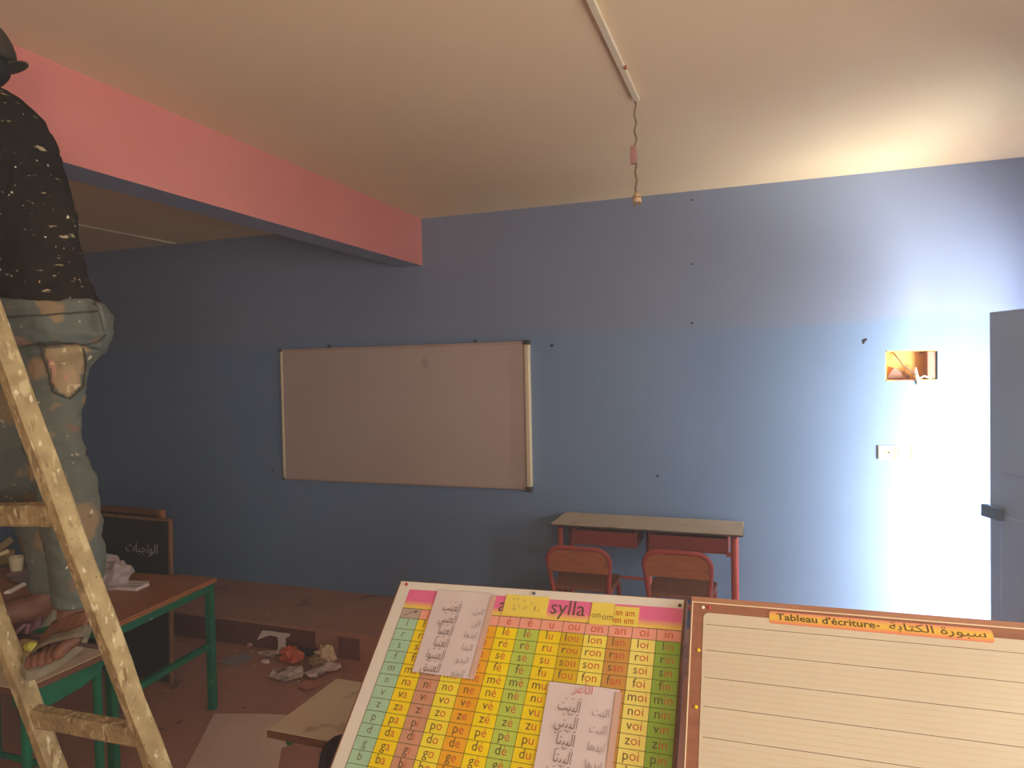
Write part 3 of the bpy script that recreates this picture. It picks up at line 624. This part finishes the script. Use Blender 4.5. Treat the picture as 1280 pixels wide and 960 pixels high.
# arms: raised to the left, at the wall and beam
def arm(sh, el, wr, fdir, up_):
    body.cone(L_(sh), .052, L_(el), .040); body.cone(L_(el), .040, L_(wr), .027)
    f = fdir.normalized(); s_ = f.cross(up_).normalized(); n_ = s_.cross(f)
    palm = wr + f*.055
    body.cone(L_(wr), .026, L_(wr+f*.02), .028)
    body.loft([[L_(wr + f*tt + s_*(w_*math.cos(q)) + n_*(.015*math.sin(q))) for q in [2*math.pi*k/12 for k in range(12)]] for tt, w_ in ((.015, .028), (.05, .04), (.095, .04))])
    for k, (o_, ln) in enumerate(((-.030, .068), (-.010, .078), (.010, .073), (.029, .058))):
        b0 = wr + f*.092 + s_*o_; b1 = b0 + f*ln*.45 - n_*.012; b2 = b1 + f*ln*.25 - n_*.028; b3 = b2 - n_*.022 - f*.004
        body.cone(L_(b0), .0095, L_(b1), .009); body.cone(L_(b1), .009, L_(b2), .0085); body.cone(L_(b2), .0085, L_(b3), .008)
    t0 = wr + f*.03 - s_*.034; t1 = t0 + f*.035 - s_*.022 - n_*.01; t2 = t1 + f*.03 - s_*.002 - n_*.012
    body.cone(L_(t0), .013, L_(t1), .011); body.cone(L_(t1), .011, L_(t2), .009)
shN, shF = at(-14, 182, D-.095), at(-46, 180, D+.10)
elN, elF = rp(2.02)+RIGHT*-.15+FWD*.20, rp(2.06)+VV+FWD*.22-RIGHT*.08
wrN, wrF = rp(2.20)-RIGHT*.075+FWD*.048, rp(2.22)+VV+RIGHT*.075+FWD*.048
arm(shN, elN, wrN, RIGHT+ld*.25, FWD); arm(shF, elF, wrF, ld*.25-RIGHT, FWD)
remeshed(body, 'body', SKIN, .0038, man, 1)
for sg in (-1, 1):
    e = MB().ell(hl(.070, sg*.031, .004), .011, .012, .009, 10, 8, M=HM).build('eye', pm('eye_white', (176, 166, 154), rough=.3), man, smooth=True)
    MB().ell(hl(.0795, sg*.031, .004), .003, .005, .005, 8, 6, M=HM).build('iris', pm('dark_iris', (40, 26, 20), rough=.3), e, smooth=True)
    MB().ell(hl(.082, sg*.033, .026), .008, .020, .004, 8, 6, M=HM).build('eyebrow', pm('black_hair', (24, 20, 18)), man, smooth=True)
hair = MB().ell(hl(-.016, 0, .0), .098, .081, .07, 18, 10, M=HM).build('hair', pm('black_hair', (24, 20, 18), rough=.9), man, smooth=True)
CAPM = pm('grey_brown_cap', (66, 56, 44), (54, 46, 36), scale=10, rough=.9, spots=(((150, 140, 110), 40, .7),))
cp = MB(); rings = []
for k in range(9):
    a = math.pi/2*k/8*.99; rings.append([hl(-.014+.112*math.cos(a)*math.cos(q), .092*math.cos(a)*math.sin(q), .018+.118*math.sin(a)) for q in [2*math.pi*i/22 for i in range(22)]])
cp.loft(rings); capo = cp.build('cap', CAPM, man, smooth=True)
# peak worn to the back: thin curved plate
pk = []; 
for q in [math.pi*.5*(-1+2*i/10) for i in range(11)]: pk.append((-.108-.042*math.cos(q), .04*math.sin(q)))
top = [hl(x, y, .004 + .020*((-x-.108)/.045) ) for x, y in pk]; bot = [p-Vector((0, 0, .004)) for p in top]
MB().loft([top, bot]).build('cap_peak', CAPM, capo)
# shirt
SHIRT = pm('paint_spattered_black_cotton', (42, 33, 27), (30, 25, 21), scale=5, rough=.95, bump=.3, bscale=30, spec=.1, spots=(((150, 136, 104), 34, .66, (1.0, .6, 1.6)), ((196, 184, 150), 70, .69), ((150, 140, 112), 18, .71, (1, 1, 2)), ((110, 78, 62), 14, .72)))
sh = MB()
sh.loft([ring(-58, 6, 112, D, .05), ring(-76, 24, 122, D, .085), ring(-86, 42, 138, D, .11), ring(-92, 56, 160, D, .125), ring(-96, 68, 190, D, .13), ring(-96, 78, 225, D, .13), ring(-92, 87, 260, D, .128), ring(-86, 94, 295, D, .125), ring(-78, 98, 320, D, .122), ring(-72, 107, 348, D, .125), ring(-66, 119, 372, D, .13), ring(-64, 123, 384, D, .132)])
for s0, e0, w0 in ((shN, elN, wrN), (shF, elF, wrF)):
    sh.cone(L_(s0), .064, L_(e0), .050); sh.cone(L_(e0), .050, L_(e0.lerp(w0, .55)), .042)
remeshed(sh, 'shirt', SHIRT, .008, man, 4, folds=.007, fold_scale=.07)
# trousers
TROU = pm('worn_grey_green_denim', (100, 100, 88), (78, 84, 78), scale=5, rough=.9, bump=.3, bscale=34, spec=.15, spots=(((128, 108, 80), 9, .57), ((112, 90, 74), 14, .63), ((186, 176, 148), 42, .68), ((128, 94, 84), 20, .71)))
tr = MB()
tr.loft([ring(-60, 127, 381, D, .128, tilt=.008), ring(-62, 134, 400, D, .135, tilt=.006), ring(-62, 135, 418, D, .135), ring(-58, 124, 438, D, .125), ring(-48, 110, 456, D, .11), ring(-30, 95, 475, D, .08)])
dN = D-.055
tr.loft([ring(8, 124, 435, dN, .085), ring(16, 110, 455, dN, .085), ring(24, 102, 480, dN-.005, .078), ring(30, 98, 515, dN-.01, .072), ring(36, 98, 548, dN-.015, .068), ring(42, 106, 575, dN-.02, .07), ring(49, 115, 605, dN-.02, .072), ring(55, 121, 635, dN-.02, .07), ring(60, 125, 670, dN-.02, .066), ring(64, 127, 705, dN-.02, .06), ring(68, 124, 730, 1.70, .055), ring(69, 113, 748, 1.70, .05), ring(72, 110, 757, 1.70, .047)])
dF = D+.05
tr.loft([ring(-56, 62, 430, dF, .085), ring(-52, 52, 470, dF, .08), ring(-46, 48, 520, dF, .075), ring(-30, 52, 570, dF-.02, .07), ring(2, 66, 615, dF-.01, .066), ring(30, 80, 665, 1.80, .060), ring(40, 85, 702, 1.80, .054), ring(44, 86, 738, 1.80, .05)])
trousers = remeshed(tr, 'trousers', TROU, .007, man, 4, folds=.009, fold_scale=.09)
bpy.context.view_layer.update()
def cast(x, y, off=.002):
    r = (FWD + RIGHT*((x-640)/F_PX) - UP*((y-480)/F_PX)).normalized(); ok, p, n_, k = trousers.ray_cast(L_(CAM), r)
    return (p + n_*off) if ok else None
pe = [(50, 428), (62, 470), (66, 490), (86, 499), (102, 484), (106, 456), (104, 432)]
def inside(x, y):
    c_ = False; m_ = len(pe)
    for i in range(m_):
        (x1, y1), (x2, y2) = pe[i], pe[(i+1) % m_]
        if (y1 > y) != (y2 > y) and x < (x2-x1)*(y-y1)/(y2-y1)+x1: c_ = not c_
    return c_
g = {}; pv, pf = [], []
for iy in range(428, 502, 4):
    for ix in range(48, 110, 4):
        if all(inside(ix+a, iy+b) for a, b in ((0, 0), (4, 0), (4, 4), (0, 4))):
            q_ = []
            for a, b in ((0, 0), (4, 0), (4, 4), (0, 4)):
                kk = (ix+a, iy+b)
                if kk not in g:
                    p = cast(*kk, .0035)
                    if p is None: break
                    g[kk] = len(pv); pv.append(p)
                q_.append(g[kk])
            if len(q_) == 4: pf.append(q_)
PKT = pm('tan_stained_denim', (150, 128, 92), (124, 106, 78), scale=16, rough=.95, bump=.4, bscale=50, spots=(((160, 112, 96), 18, .62), ((176, 160, 120), 40, .6)))
pko = MB().quadlist(pv, pf).build('back_pocket', PKT, man, smooth=True)
md = pko.modifiers.new('t', 'SOLIDIFY'); md.thickness = .003
for path in (pe[:4], pe[3:], [(50, 428), (72, 427), (90, 431), (108, 432), (124, 425), (132, 417)], [(8, 396), (60, 394), (112, 390), (130, 388)]):
    pp = []
    for (a, b) in zip(path[:-1], path[1:]):
        for q in range(6):
            p = cast(a[0]+(b[0]-a[0])*q/6, a[1]+(b[1]-a[1])*q/6, .004)
            if p is not None: pp.append(p)
    if len(pp) > 3: MB().tube(pp, .0022, 6).build('seam', pm('dark_seam', (66, 60, 50), rough=.9), man, smooth=True)
bl = MB().tube([L_(at(119, 378, 1.70)), L_(at(125, 384, 1.695)), L_(at(128, 398, 1.695)), L_(at(133, 414, 1.70))], .006, 8).build('belt_loop', TROU, trousers, smooth=True)
# sandals
SAND = pm('grey_worn_rubber', (128, 118, 96), (108, 98, 78), scale=14, rough=.85, bump=.3, bscale=50)
def sole(outl, dfun, mat, drop, name='sandal'):
    topv = [L_(at(x, y, dfun(x, y))) for x, y in outl]; botv = [p + Vector((0, 0, -drop)) for p in topv]
    return MB().loft([botv, topv]).build(name, mat, man, bevel=.004)
o1 = [(25, 833), (30, 824), (44, 808), (60, 790), (80, 772), (100, 762), (112, 764), (114, 780), (108, 796), (98, 806), (84, 817), (66, 829), (48, 838), (32, 842)]
dfun = lambda x, y: 1.595 + (842-y)*.0014 + .018
sd = sole(o1, dfun, SAND, .022)
lo = [(39, 824), (43, 814), (52, 808), (66, 803), (80, 800), (94, 797), (104, 796), (109, 800)]
up_ = [(37, 817), (46, 806), (56, 799), (66, 794), (80, 791), (96, 785), (106, 783), (112, 789)]
ra = []
for (p, q, hgt) in zip(lo, up_, (0, .014, .022, .026, .026, .022, .014, 0)):
    a, b = L_(at(*p, 1.612-hgt)), L_(at(*q, 1.634-hgt)); m = a.lerp(b, .5)-FWD*.006
    ra.append([a, m, b, b+FWD*.007, m+FWD*.007, a+FWD*.007])
st = MB().loft(ra).build('sandal_strap', SAND, sd, smooth=False)
PUR = pm('faded_purple_rubber', (124, 84, 86), (104, 70, 74), scale=8, rough=.7)
o2 = [(-40, 792), (-36, 780), (-20, 774), (10, 766), (36, 764), (50, 766), (52, 774), (40, 783), (20, 797), (-5, 810), (-28, 810)]
s2 = sole(o2, lambda x, y: 1.72 + (800-y)*.0012, PUR, .018)
MB().tube([L_(at(-6, 806, 1.68)), L_(at(12, 797, 1.68)), L_(at(22, 789, 1.685)), L_(at(30, 781, 1.70)), L_(at(36, 782, 1.705)), L_(at(33, 792, 1.69))], [.005, .006, .006, .005, .005, .003], 8).build('sandal_strap', PUR, s2, smooth=True)
bd2 = []
for (x, y, d_, r1, r2) in ((34, 766, 1.765, .041, .040), (46, 763, 1.775, .045, .044), (58, 761, 1.785, .047, .047)):
    bd2.append([L_(at(x, y, d_)) + UP*r1*math.cos(a) + (FWD*.8+RIGHT*.4).normalized()*r2*math.sin(a) for a in [2*math.pi*k/18 for k in range(18)]])
MB().loft(bd2, caps=False).build('upper_band', SAND, s2, smooth=True).modifiers.new('t', 'SOLIDIFY').thickness = .003

# ------------------------------------------------------------------ the two boards on the near stand
def frame_matrix(o, a, b, g):
    return Matrix.Translation(o) @ Matrix.Rotation(math.radians(a), 4, 'Z') @ Matrix.Rotation(math.radians(b), 4, 'X') @ Matrix.Rotation(math.radians(g), 4, 'Z')
ML = frame_matrix(Vector((-.891, 1.579, 1.219)), -4.84, 43.669, 3.455)     # local x right, y up the slope, z out of the board
MR = frame_matrix(CAM + .812*(Vector((-.177, 1.872, 1.150))-CAM), .697, 40.163, .5) @ Matrix.Scale(.952, 4)
M_BWOOD = pm('brown_board_wood', (150, 104, 66), (132, 88, 54), scale=5, rough=.55, stretch=(1, 6, 6))
M_BACK = pm('dark_board_back', (96, 70, 50), (84, 60, 44), scale=5, rough=.7)
def display_board(lab, M, W, L, rail_m, rt, rw, inset):
    t = thing('display_board', lab, 'board', M=M)
    MB().box(rw*.5, W-rw*.5, -L+rw*.5, -rt*.5, -.018, -.0035).build('panel', M_BACK, t)
    for a in ((0, W, -rt, 0), (0, W, -L, -L+rw), (0, rw, -L+rw, -rt), (W-rw, W, -L+rw, -rt)):
        MB().box(a[0], a[1], a[2], a[3], -.024, inset).build('frame_rail', rail_m, t, bevel=.002)
    inv = M.inverted()
    for u in (.12, W-.12):
        for v in (-.08, -L+.08):
            p = M @ Vector((u, v, -.02)); q = Vector((p.x, p.y+(.02 if v > -.3 else .0), 0))
            MB().beam(inv @ p, inv @ q, inv.to_3x3() @ Vector((1, 0, 0)), .016, .016).build('stand_leg', M_BWOOD, t)
    return t
BL = .62
bL = display_board('slanted display board carrying the coloured syllable chart, left of two', ML, .736, BL, M_BWOOD, .012, .012, -.001)
bR = display_board('slanted wood framed display board with ruled writing sheet, right of two', MR, .772, BL, pm('pinkish_brown_frame', (180, 128, 96), (164, 114, 84), scale=5, rough=.5, stretch=(1, 6, 6)), .0138, .0022, .002)

# syllable chart
chart = thing('syllable_chart', 'printed french syllable chart with coloured columns on the left slanted board', 'poster', M=ML @ Matrix.Translation((0, 0, 0)))
M_CARD = pm('off_white_card', (226, 219, 204), (220, 212, 196), scale=4, rough=.55)
MB().box(.006, .730, -BL+.006, -.003, -.0008, .0006).build('chart_sheet', M_CARD, chart)
def flat(name, c, rough=.5): return pm(name, c, tuple(max(0, v-6) for v in c), scale=12, rough=rough)
COLS = [(168, 204, 168), (242, 214, 24), (204, 150, 118), (240, 222, 60), (236, 172, 36), (244, 218, 10), (184, 204, 82), (238, 210, 20), (214, 180, 20), (240, 222, 90), (206, 150, 70), (242, 226, 116), (150, 186, 66)]
CM = [flat('cell_colour_%d' % i, c) for i, c in enumerate(COLS)]
CPK = flat('header_pink', (236, 164, 140)); CGR = flat('header_grey', (186, 166, 150))
U0, V0, CP, RP = .0405, -.102, .0531, .0280
NR = 18
cells = MB()
for c in range(13):
    u0, u1 = U0+CP*c, U0+CP*(c+1)
    for r in range(NR): cells.quadlist([(u0, V0-RP*(r+1), .001), (u1, V0-RP*(r+1), .001), (u1, V0-RP*r, .001), (u0, V0-RP*r, .001)], [(0, 1, 2, 3)], c)
    cells.quadlist([(u0, V0, .001), (u1, V0, .001), (u1, V0+.028, .001), (u0, V0+.028, .001)], [(0, 1, 2, 3)], 14 if c == 0 else 13)
cells.build('printed_cells', CM+[CPK, CGR], chart, fix=False)
gl = MB(); gw = .0006
for c in range(14): gl.quadlist([(U0+CP*c-gw, V0-RP*NR, .0013), (U0+CP*c+gw, V0-RP*NR, .0013), (U0+CP*c+gw, V0+.028, .0013), (U0+CP*c-gw, V0+.028, .0013)], [(0, 1, 2, 3)])
for r in [-.93] + list(range(NR+1)):
    v = V0-RP*r; gl.quadlist([(U0, v-gw, .0013), (U0+13*CP, v-gw, .0013), (U0+13*CP, v+gw, .0013), (U0, v+gw, .0013)], [(0, 1, 2, 3)])
gl.build('grid_lines', flat('olive_ink', (96, 92, 40)), chart, fix=False)
# title band: pink running into yellow
def gradient(name, ca, cb, axis, lo, hi):
    m = bpy.data.materials.new(name); m.use_nodes = True; n, l = m.node_tree.nodes, m.node_tree.links
    tc = n.new('ShaderNodeTexCoord'); sp = n.new('ShaderNodeSeparateXYZ'); l.new(tc.outputs['Object'], sp.inputs[0])
    mr = n.new('ShaderNodeMapRange'); mr.inputs['From Min'].default_value = lo; mr.inputs['From Max'].default_value = hi; l.new(sp.outputs[axis], mr.inputs['Value'])
    rp_ = n.new('ShaderNodeValToRGB'); rp_.color_ramp.elements[0].color = lin(ca); rp_.color_ramp.elements[1].color = lin(cb); l.new(mr.outputs[0], rp_.inputs[0])
    l.new(rp_.outputs[0], n['Principled BSDF'].inputs['Base Color']); n['Principled BSDF'].inputs['Roughness'].default_value = .5; return m
MB().quadlist([(.039, -.0745, .001), (.729, -.0745, .001), (.729, -.024, .001), (.039, -.024, .001)], [(0, 1, 2, 3)]).build('title_band', gradient('pink_to_yellow_print', (236, 208, 72), (226, 108, 150), 'Y', -.073, -.054), chart, fix=False)
INK, RED = flat('dark_print_ink', (112, 86, 62)), flat('red_print_ink', (208, 98, 66))
cons = 'l r s f m n v z p d g b'.split(); vow = 'a i o e é è u ou on an oi in'.split()
tk, trd = MB(), MB()
for c, v in enumerate(vow):
    put_text(trd, v, U0+CP*(c+1.5), V0+.0065, .029, .0016, bold=-.002)
for r, k in enumerate(cons):
    y = V0-RP*(r+1)+.0080
    put_text(tk, k, U0+CP*.5, y, .026, .0016, bold=-.012)
    for c, v in enumerate(vow):
        sz = .0280 if len(v) == 1 else .0270
        xs = text_geo(k+v)[0]; full = (max(p.x for p in xs)-min(p.x for p in xs))*sz
        kv = text_geo(k)[0]; w1 = (max(p.x for p in kv)-min(p.x for p in kv))*sz
        vv = text_geo(v)[0]; w2_ = (max(p.x for p in vv)-min(p.x for p in vv))*sz
        x0 = U0+CP*(c+1.5)-full/2
        put_text(tk, k, x0, y, sz, .0016, 'l', bold=-.004); put_text(trd, v, x0+full-w2_, y, sz, .0016, 'l', bold=-.004)
put_text(tk, 'a', .297, -.064, .050, .0016, 'l', bold=.002); put_text(tk, 'sylla', .428, -.060, .052, .0016, 'l', bold=0, sx=.98)
ap = [(U0+.010+.030*k/8, V0+.005+.014*math.sin(math.pi/2*k/8)) for k in range(9)]
for (a, b), (c_, d) in zip(ap[:-1], ap[1:]):
    tk.quadlist([(a, b-.0008, .0016), (c_, d-.0008, .0016), (c_, d+.0008, .0016), (a, b+.0008, .0016)], [(0, 1, 2, 3)])
tk.quadlist([(ap[-1][0]-.004, ap[-1][1]-.004, .0016), (ap[-1][0]+.006, ap[-1][1], .0016), (ap[-1][0]-.003, ap[-1][1]+.004, .0016)], [(0, 1, 2)])
tk.build('dark_lettering', INK, chart, fix=False, kind='stuff'); trd.build('red_lettering', RED, chart, fix=False, kind='stuff')

def handsheet(lab, M, u0, u1, v0, v1, title, lines, faint, sz, lh, first, slant=.0):
    t = thing('handwritten_sheet', lab, 'paper', M=M @ Matrix.Translation((u0, v1, .0025)))
    W, H = u1-u0, v1-v0; mb = MB(); nx, ny = 8, 10; vs = []; 
    for j in range(ny+1):
        for i in range(nx+1):
            x, y = W*i/nx, -H*j/ny; cz = .0022*noise.noise(Vector((x*14, y*14, u0*9)))+.0022
            vs.append((x + .004*(j/ny)*(1 if i in (0, nx) else .8), y, cz))
    mb.quadlist(vs, [(j*(nx+1)+i, (j+1)*(nx+1)+i, (j+1)*(nx+1)+i+1, j*(nx+1)+i+1) for j in range(ny) for i in range(nx)])
    o = mb.build('paper', pm('lilac_white_paper', (220, 204, 200), (212, 196, 192), scale=6, rough=.75), t, smooth=True, fix=False)
    tape = MB().box(W-.008, W+.005, -H+.002, -.006, .0035, .0042).build('tape_strip', pm('clear_brownish_tape', (212, 176, 158), (204, 166, 146), rough=.3), t)
    ink = MB(); fnt = MB(); rd = MB()
    y = -first
    if title: put_text(rd, arabic(title), W*.50, -.018, .026, .0052, 'c')
    for k, s_ in enumerate(lines):
        put_text(ink, arabic(s_), W*.50-slant*k*.3, y, sz, .0052, 'r', bold=-.008, rot=-.05, sx=.66)
        for q in range(3): # vowel strokes
            ux = W*.47-slant*k*.3-q*.015; uy = y+sz*.80-.001*q
            ink.quadlist([(ux, uy, .0052), (ux+.005, uy+.002, .0052), (ux+.0048, uy+.0032, .0052), (ux-.0003, uy+.0012, .0052)], [(0, 1, 2, 3)])
        y -= lh
    y = -first-.002
    for k, s_ in enumerate(faint):
        put_text(fnt, arabic(s_), W*.90-slant*.3*k, y, sz*.72, .0052, 'r', rot=-.05, sx=.8); y -= lh
    ink.build('pen_writing', pm('brown_pen_ink', (116, 92, 88), rough=.6), t, fix=False, kind='stuff'); fnt.build('faint_writing', pm('faint_pencil', (172, 152, 154), rough=.7), t, fix=False, kind='stuff')
    if title: rd.build('red_title', pm('pale_red_ink', (214, 130, 124), rough=.6), t, fix=False)
    return t
handsheet('handwritten sheet with six arabic lines, taped at the chart\'s upper left', ML, .122, .281, -.231, -.022, None, ['العنب', 'العنبي', 'العنبا', 'العنبا', 'العنبوا', 'العنبق'], ['البن', 'الن', 'ابدها', 'البدا', 'البدو', 'البدو'], .031, .0300, .056, .004)
handsheet('handwritten sheet with a faint red title, taped over the chart\'s lower middle', ML, .460, .615, -.440, -.216, 'الأعر', ['البيت', 'البيتي', 'البيتا', 'البيتا', 'البيتوا'], ['البت', 'البت', 'ابدها', 'ابدها', 'ابده'], .033, .0330, .058, .001)
M_NOTE = pm('yellow_note_paper', (238, 216, 92), (230, 206, 84), scale=9, rough=.7)
def note(lab, u0, u1, v0, v1, build):
    t = thing('yellow_note', lab, 'note', M=ML @ Matrix.Translation((u0, v1, .0022))); W, H = u1-u0, v1-v0
    MB().box(0, W, -H, 0, 0, .0006).build('note_paper', M_NOTE, t)
    build(t, W, H); return t
def n1(t, W, H):
    mb = MB(); 
    for k in range(14):
        x = .018+.085*random.random(); y = -.012-.03*random.random(); mb.quadlist([(x, y, .001), (x+.004, y-.001, .001), (x+.0045, y+.006, .001), (x+.0005, y+.007, .001)], [(0, 1, 2, 3)])
    mb.build('faint_scribble', flat('faint_note_ink', (212, 190, 96)), t, fix=False)
note('blank yellow note with faint marks over the chart title, left of the word', .310, .420, -.073, -.020, n1)
def n2(t, W, H):
    mb = MB(); put_text(mb, 'on', .003, -.038, .022, .001, 'l'); put_text(mb, 'om', .028, -.041, .022, .001, 'l', sx=.9); mb.build('note_writing', flat('note_pencil', (150, 120, 60)), t, fix=False)
note('yellow note lettered in brown right of the chart title', .525, .578, -.0775, -.024, n2)
def n3(t, W, H):
    mb = MB(); put_text(mb, 'an am', .003, -.022, .022, .001, 'l', bold=.01, sx=.85); put_text(mb, 'en em', .001, -.040, .022, .001, 'l', bold=.01, sx=.85); mb.build('note_writing', flat('note_red', (206, 112, 40)), t, fix=False)
note('yellow note lettered in red at the right of the chart title', .579, .635, -.076, -.030, n3)
def pin(lab, M, u, v, col, nm):
    o = MB().ell((0, 0, 0), .0042, .0042, .0028, 10, 6).build('drawing_pin', pm(nm, col, rough=.35), smooth=True); o.matrix_world = M @ Matrix.Translation((u, v, .0035)); tag(o, lab, 'pin')
pin('red drawing pin at the top left corner of the syllable chart', ML, .026, -.012, (190, 60, 56), 'red_pin')
pin('grey blue drawing pin on the chart\'s top margin above the title', ML, .379, -.013, (86, 84, 110), 'blue_pin')
pin('dark drawing pin at the top right corner of the syllable chart', ML, .723, -.018, (96, 76, 60), 'dark_pin')

# writing sheet on the right board
ws = thing('writing_sheet', 'cream ruled writing sheet with brown wood print border on the right slanted board', 'poster', M=MR)
MB().box(.0028, .7692, -BL+.004, -.0142, -.0008, .0026).build('wood_print_border', pm('wood_print', (158, 104, 76), (140, 90, 66), scale=6, rough=.5, stretch=(1, 8, 1)), ws)
M_LINE = flat('pale_border_line', (240, 218, 180))
bd = MB(); bd.box(.0028, .7692, -.0165, -.0142, .0026, .0034); bd.box(.0028, .0052, -BL+.004, -.0165, .0026, .0034); bd.box(.7668, .7692, -BL+.004, -.0165, .0026, .0034); bd.build('border_line', M_LINE, ws)
SX0, SX1, SY1, SY0, rr = .0285, .744, -.0400, -BL+.03, .012
pl_ = []
for (cx, cy, a0) in ((SX1-rr, SY1-rr, 0), (SX0+rr, SY1-rr, 90), (SX0+rr, SY0+rr, 180), (SX1-rr, SY0+rr, 270)):
    for k in range(5): a = math.radians(a0+22.5*k); pl_.append((cx+rr*math.cos(a), cy+rr*math.sin(a), .0028))
MB().prism(pl_, (0, 0, 1), .0008).build('ruled_field', pm('cream_sheet', (212, 198, 170), (206, 190, 162), scale=3, rough=.45), ws)
LP_, LV = .0598, -.0683
l1, l2 = MB(), MB()
for k in range(14):
    v = LV-LP_*k
    if v < SY0+.02: break
    l1.quadlist([(SX0+.006, v-.0006, .0039), (SX1-.006, v-.0006, .0039), (SX1-.006, v+.0006, .0039), (SX0+.006, v+.0006, .0039)], [(0, 1, 2, 3)])
    for q in range(1, 5):
        w = v-LP_*q/5; l2.quadlist([(SX0+.004, w-.0005, .0038), (SX1-.004, w-.0005, .0038), (SX1-.004, w+.0005, .0038), (SX0+.004, w+.0005, .0038)], [(0, 1, 2, 3)])
l1.build('main_ruling', flat('brown_rule', (128, 104, 76)), ws, fix=False); l2.build('fine_ruling', flat('pale_rule', (206, 184, 148)), ws, fix=False)
BU0, BU1, BV1, BV0 = .165, .578, -.0235, -.0520
bn = []; rr = .006
for (cx, cy, a0) in ((BU1-rr, BV1-rr, 0), (BU0+rr, BV1-rr, 90), (BU0+rr, BV0+rr, 180), (BU1-rr, BV0+rr, 270)):
    for k in range(5): a = math.radians(a0+22.5*k); bn.append((cx+rr*math.cos(a), cy+rr*math.sin(a), .0040))
def banner_mat():
    m = gradient('orange_yellow_banner_print', (222, 124, 100), (226, 138, 108), 'Y', BV0, BV1); cr = [x for x in m.node_tree.nodes if x.type == 'VALTORGB'][0].color_ramp
    e = cr.elements.new(.5); e.color = lin((230, 188, 70)); e = cr.elements.new(.3); e.color = lin((228, 168, 74)); e = cr.elements.new(.72); e.color = lin((228, 172, 80)); return m
MB().prism(bn, (0, 0, 1), .0004).build('title_banner', banner_mat(), ws)
bt = MB(); bm_y = -.0425
put_text(bt, "Tableau d'écriture", .180, bm_y, .0215, .0048, 'l', bold=.018, sx=1.2); put_text(bt, '-', .372, bm_y, .024, .0048, 'l', bold=.012)
put_text(bt, arabic('سبورة الكتابة'), .566, bm_y, .0235, .0048, 'r', bold=.006, sx=1.45)
bt.build('banner_lettering', flat('brown_banner_ink', (110, 84, 40)), ws, fix=False, kind='stuff')
for lab, u, v, c_, nm in (('white drawing pin at the top left of the writing sheet', .0265, -.0275, (236, 220, 200), 'white_pin'), ('red drawing pin beside the white one on the writing sheet border', .040, -.027, (206, 74, 64), 'red_pin'),
                          ('upper one of two yellow drawing pins on the writing sheet border', .0205, -.130, (236, 196, 20), 'yellow_pin'), ('lower one of two yellow drawing pins on the writing sheet border', .0197, -.251, (236, 196, 20), 'yellow_pin')):
    pin(lab, MR, u, v, c_, nm)
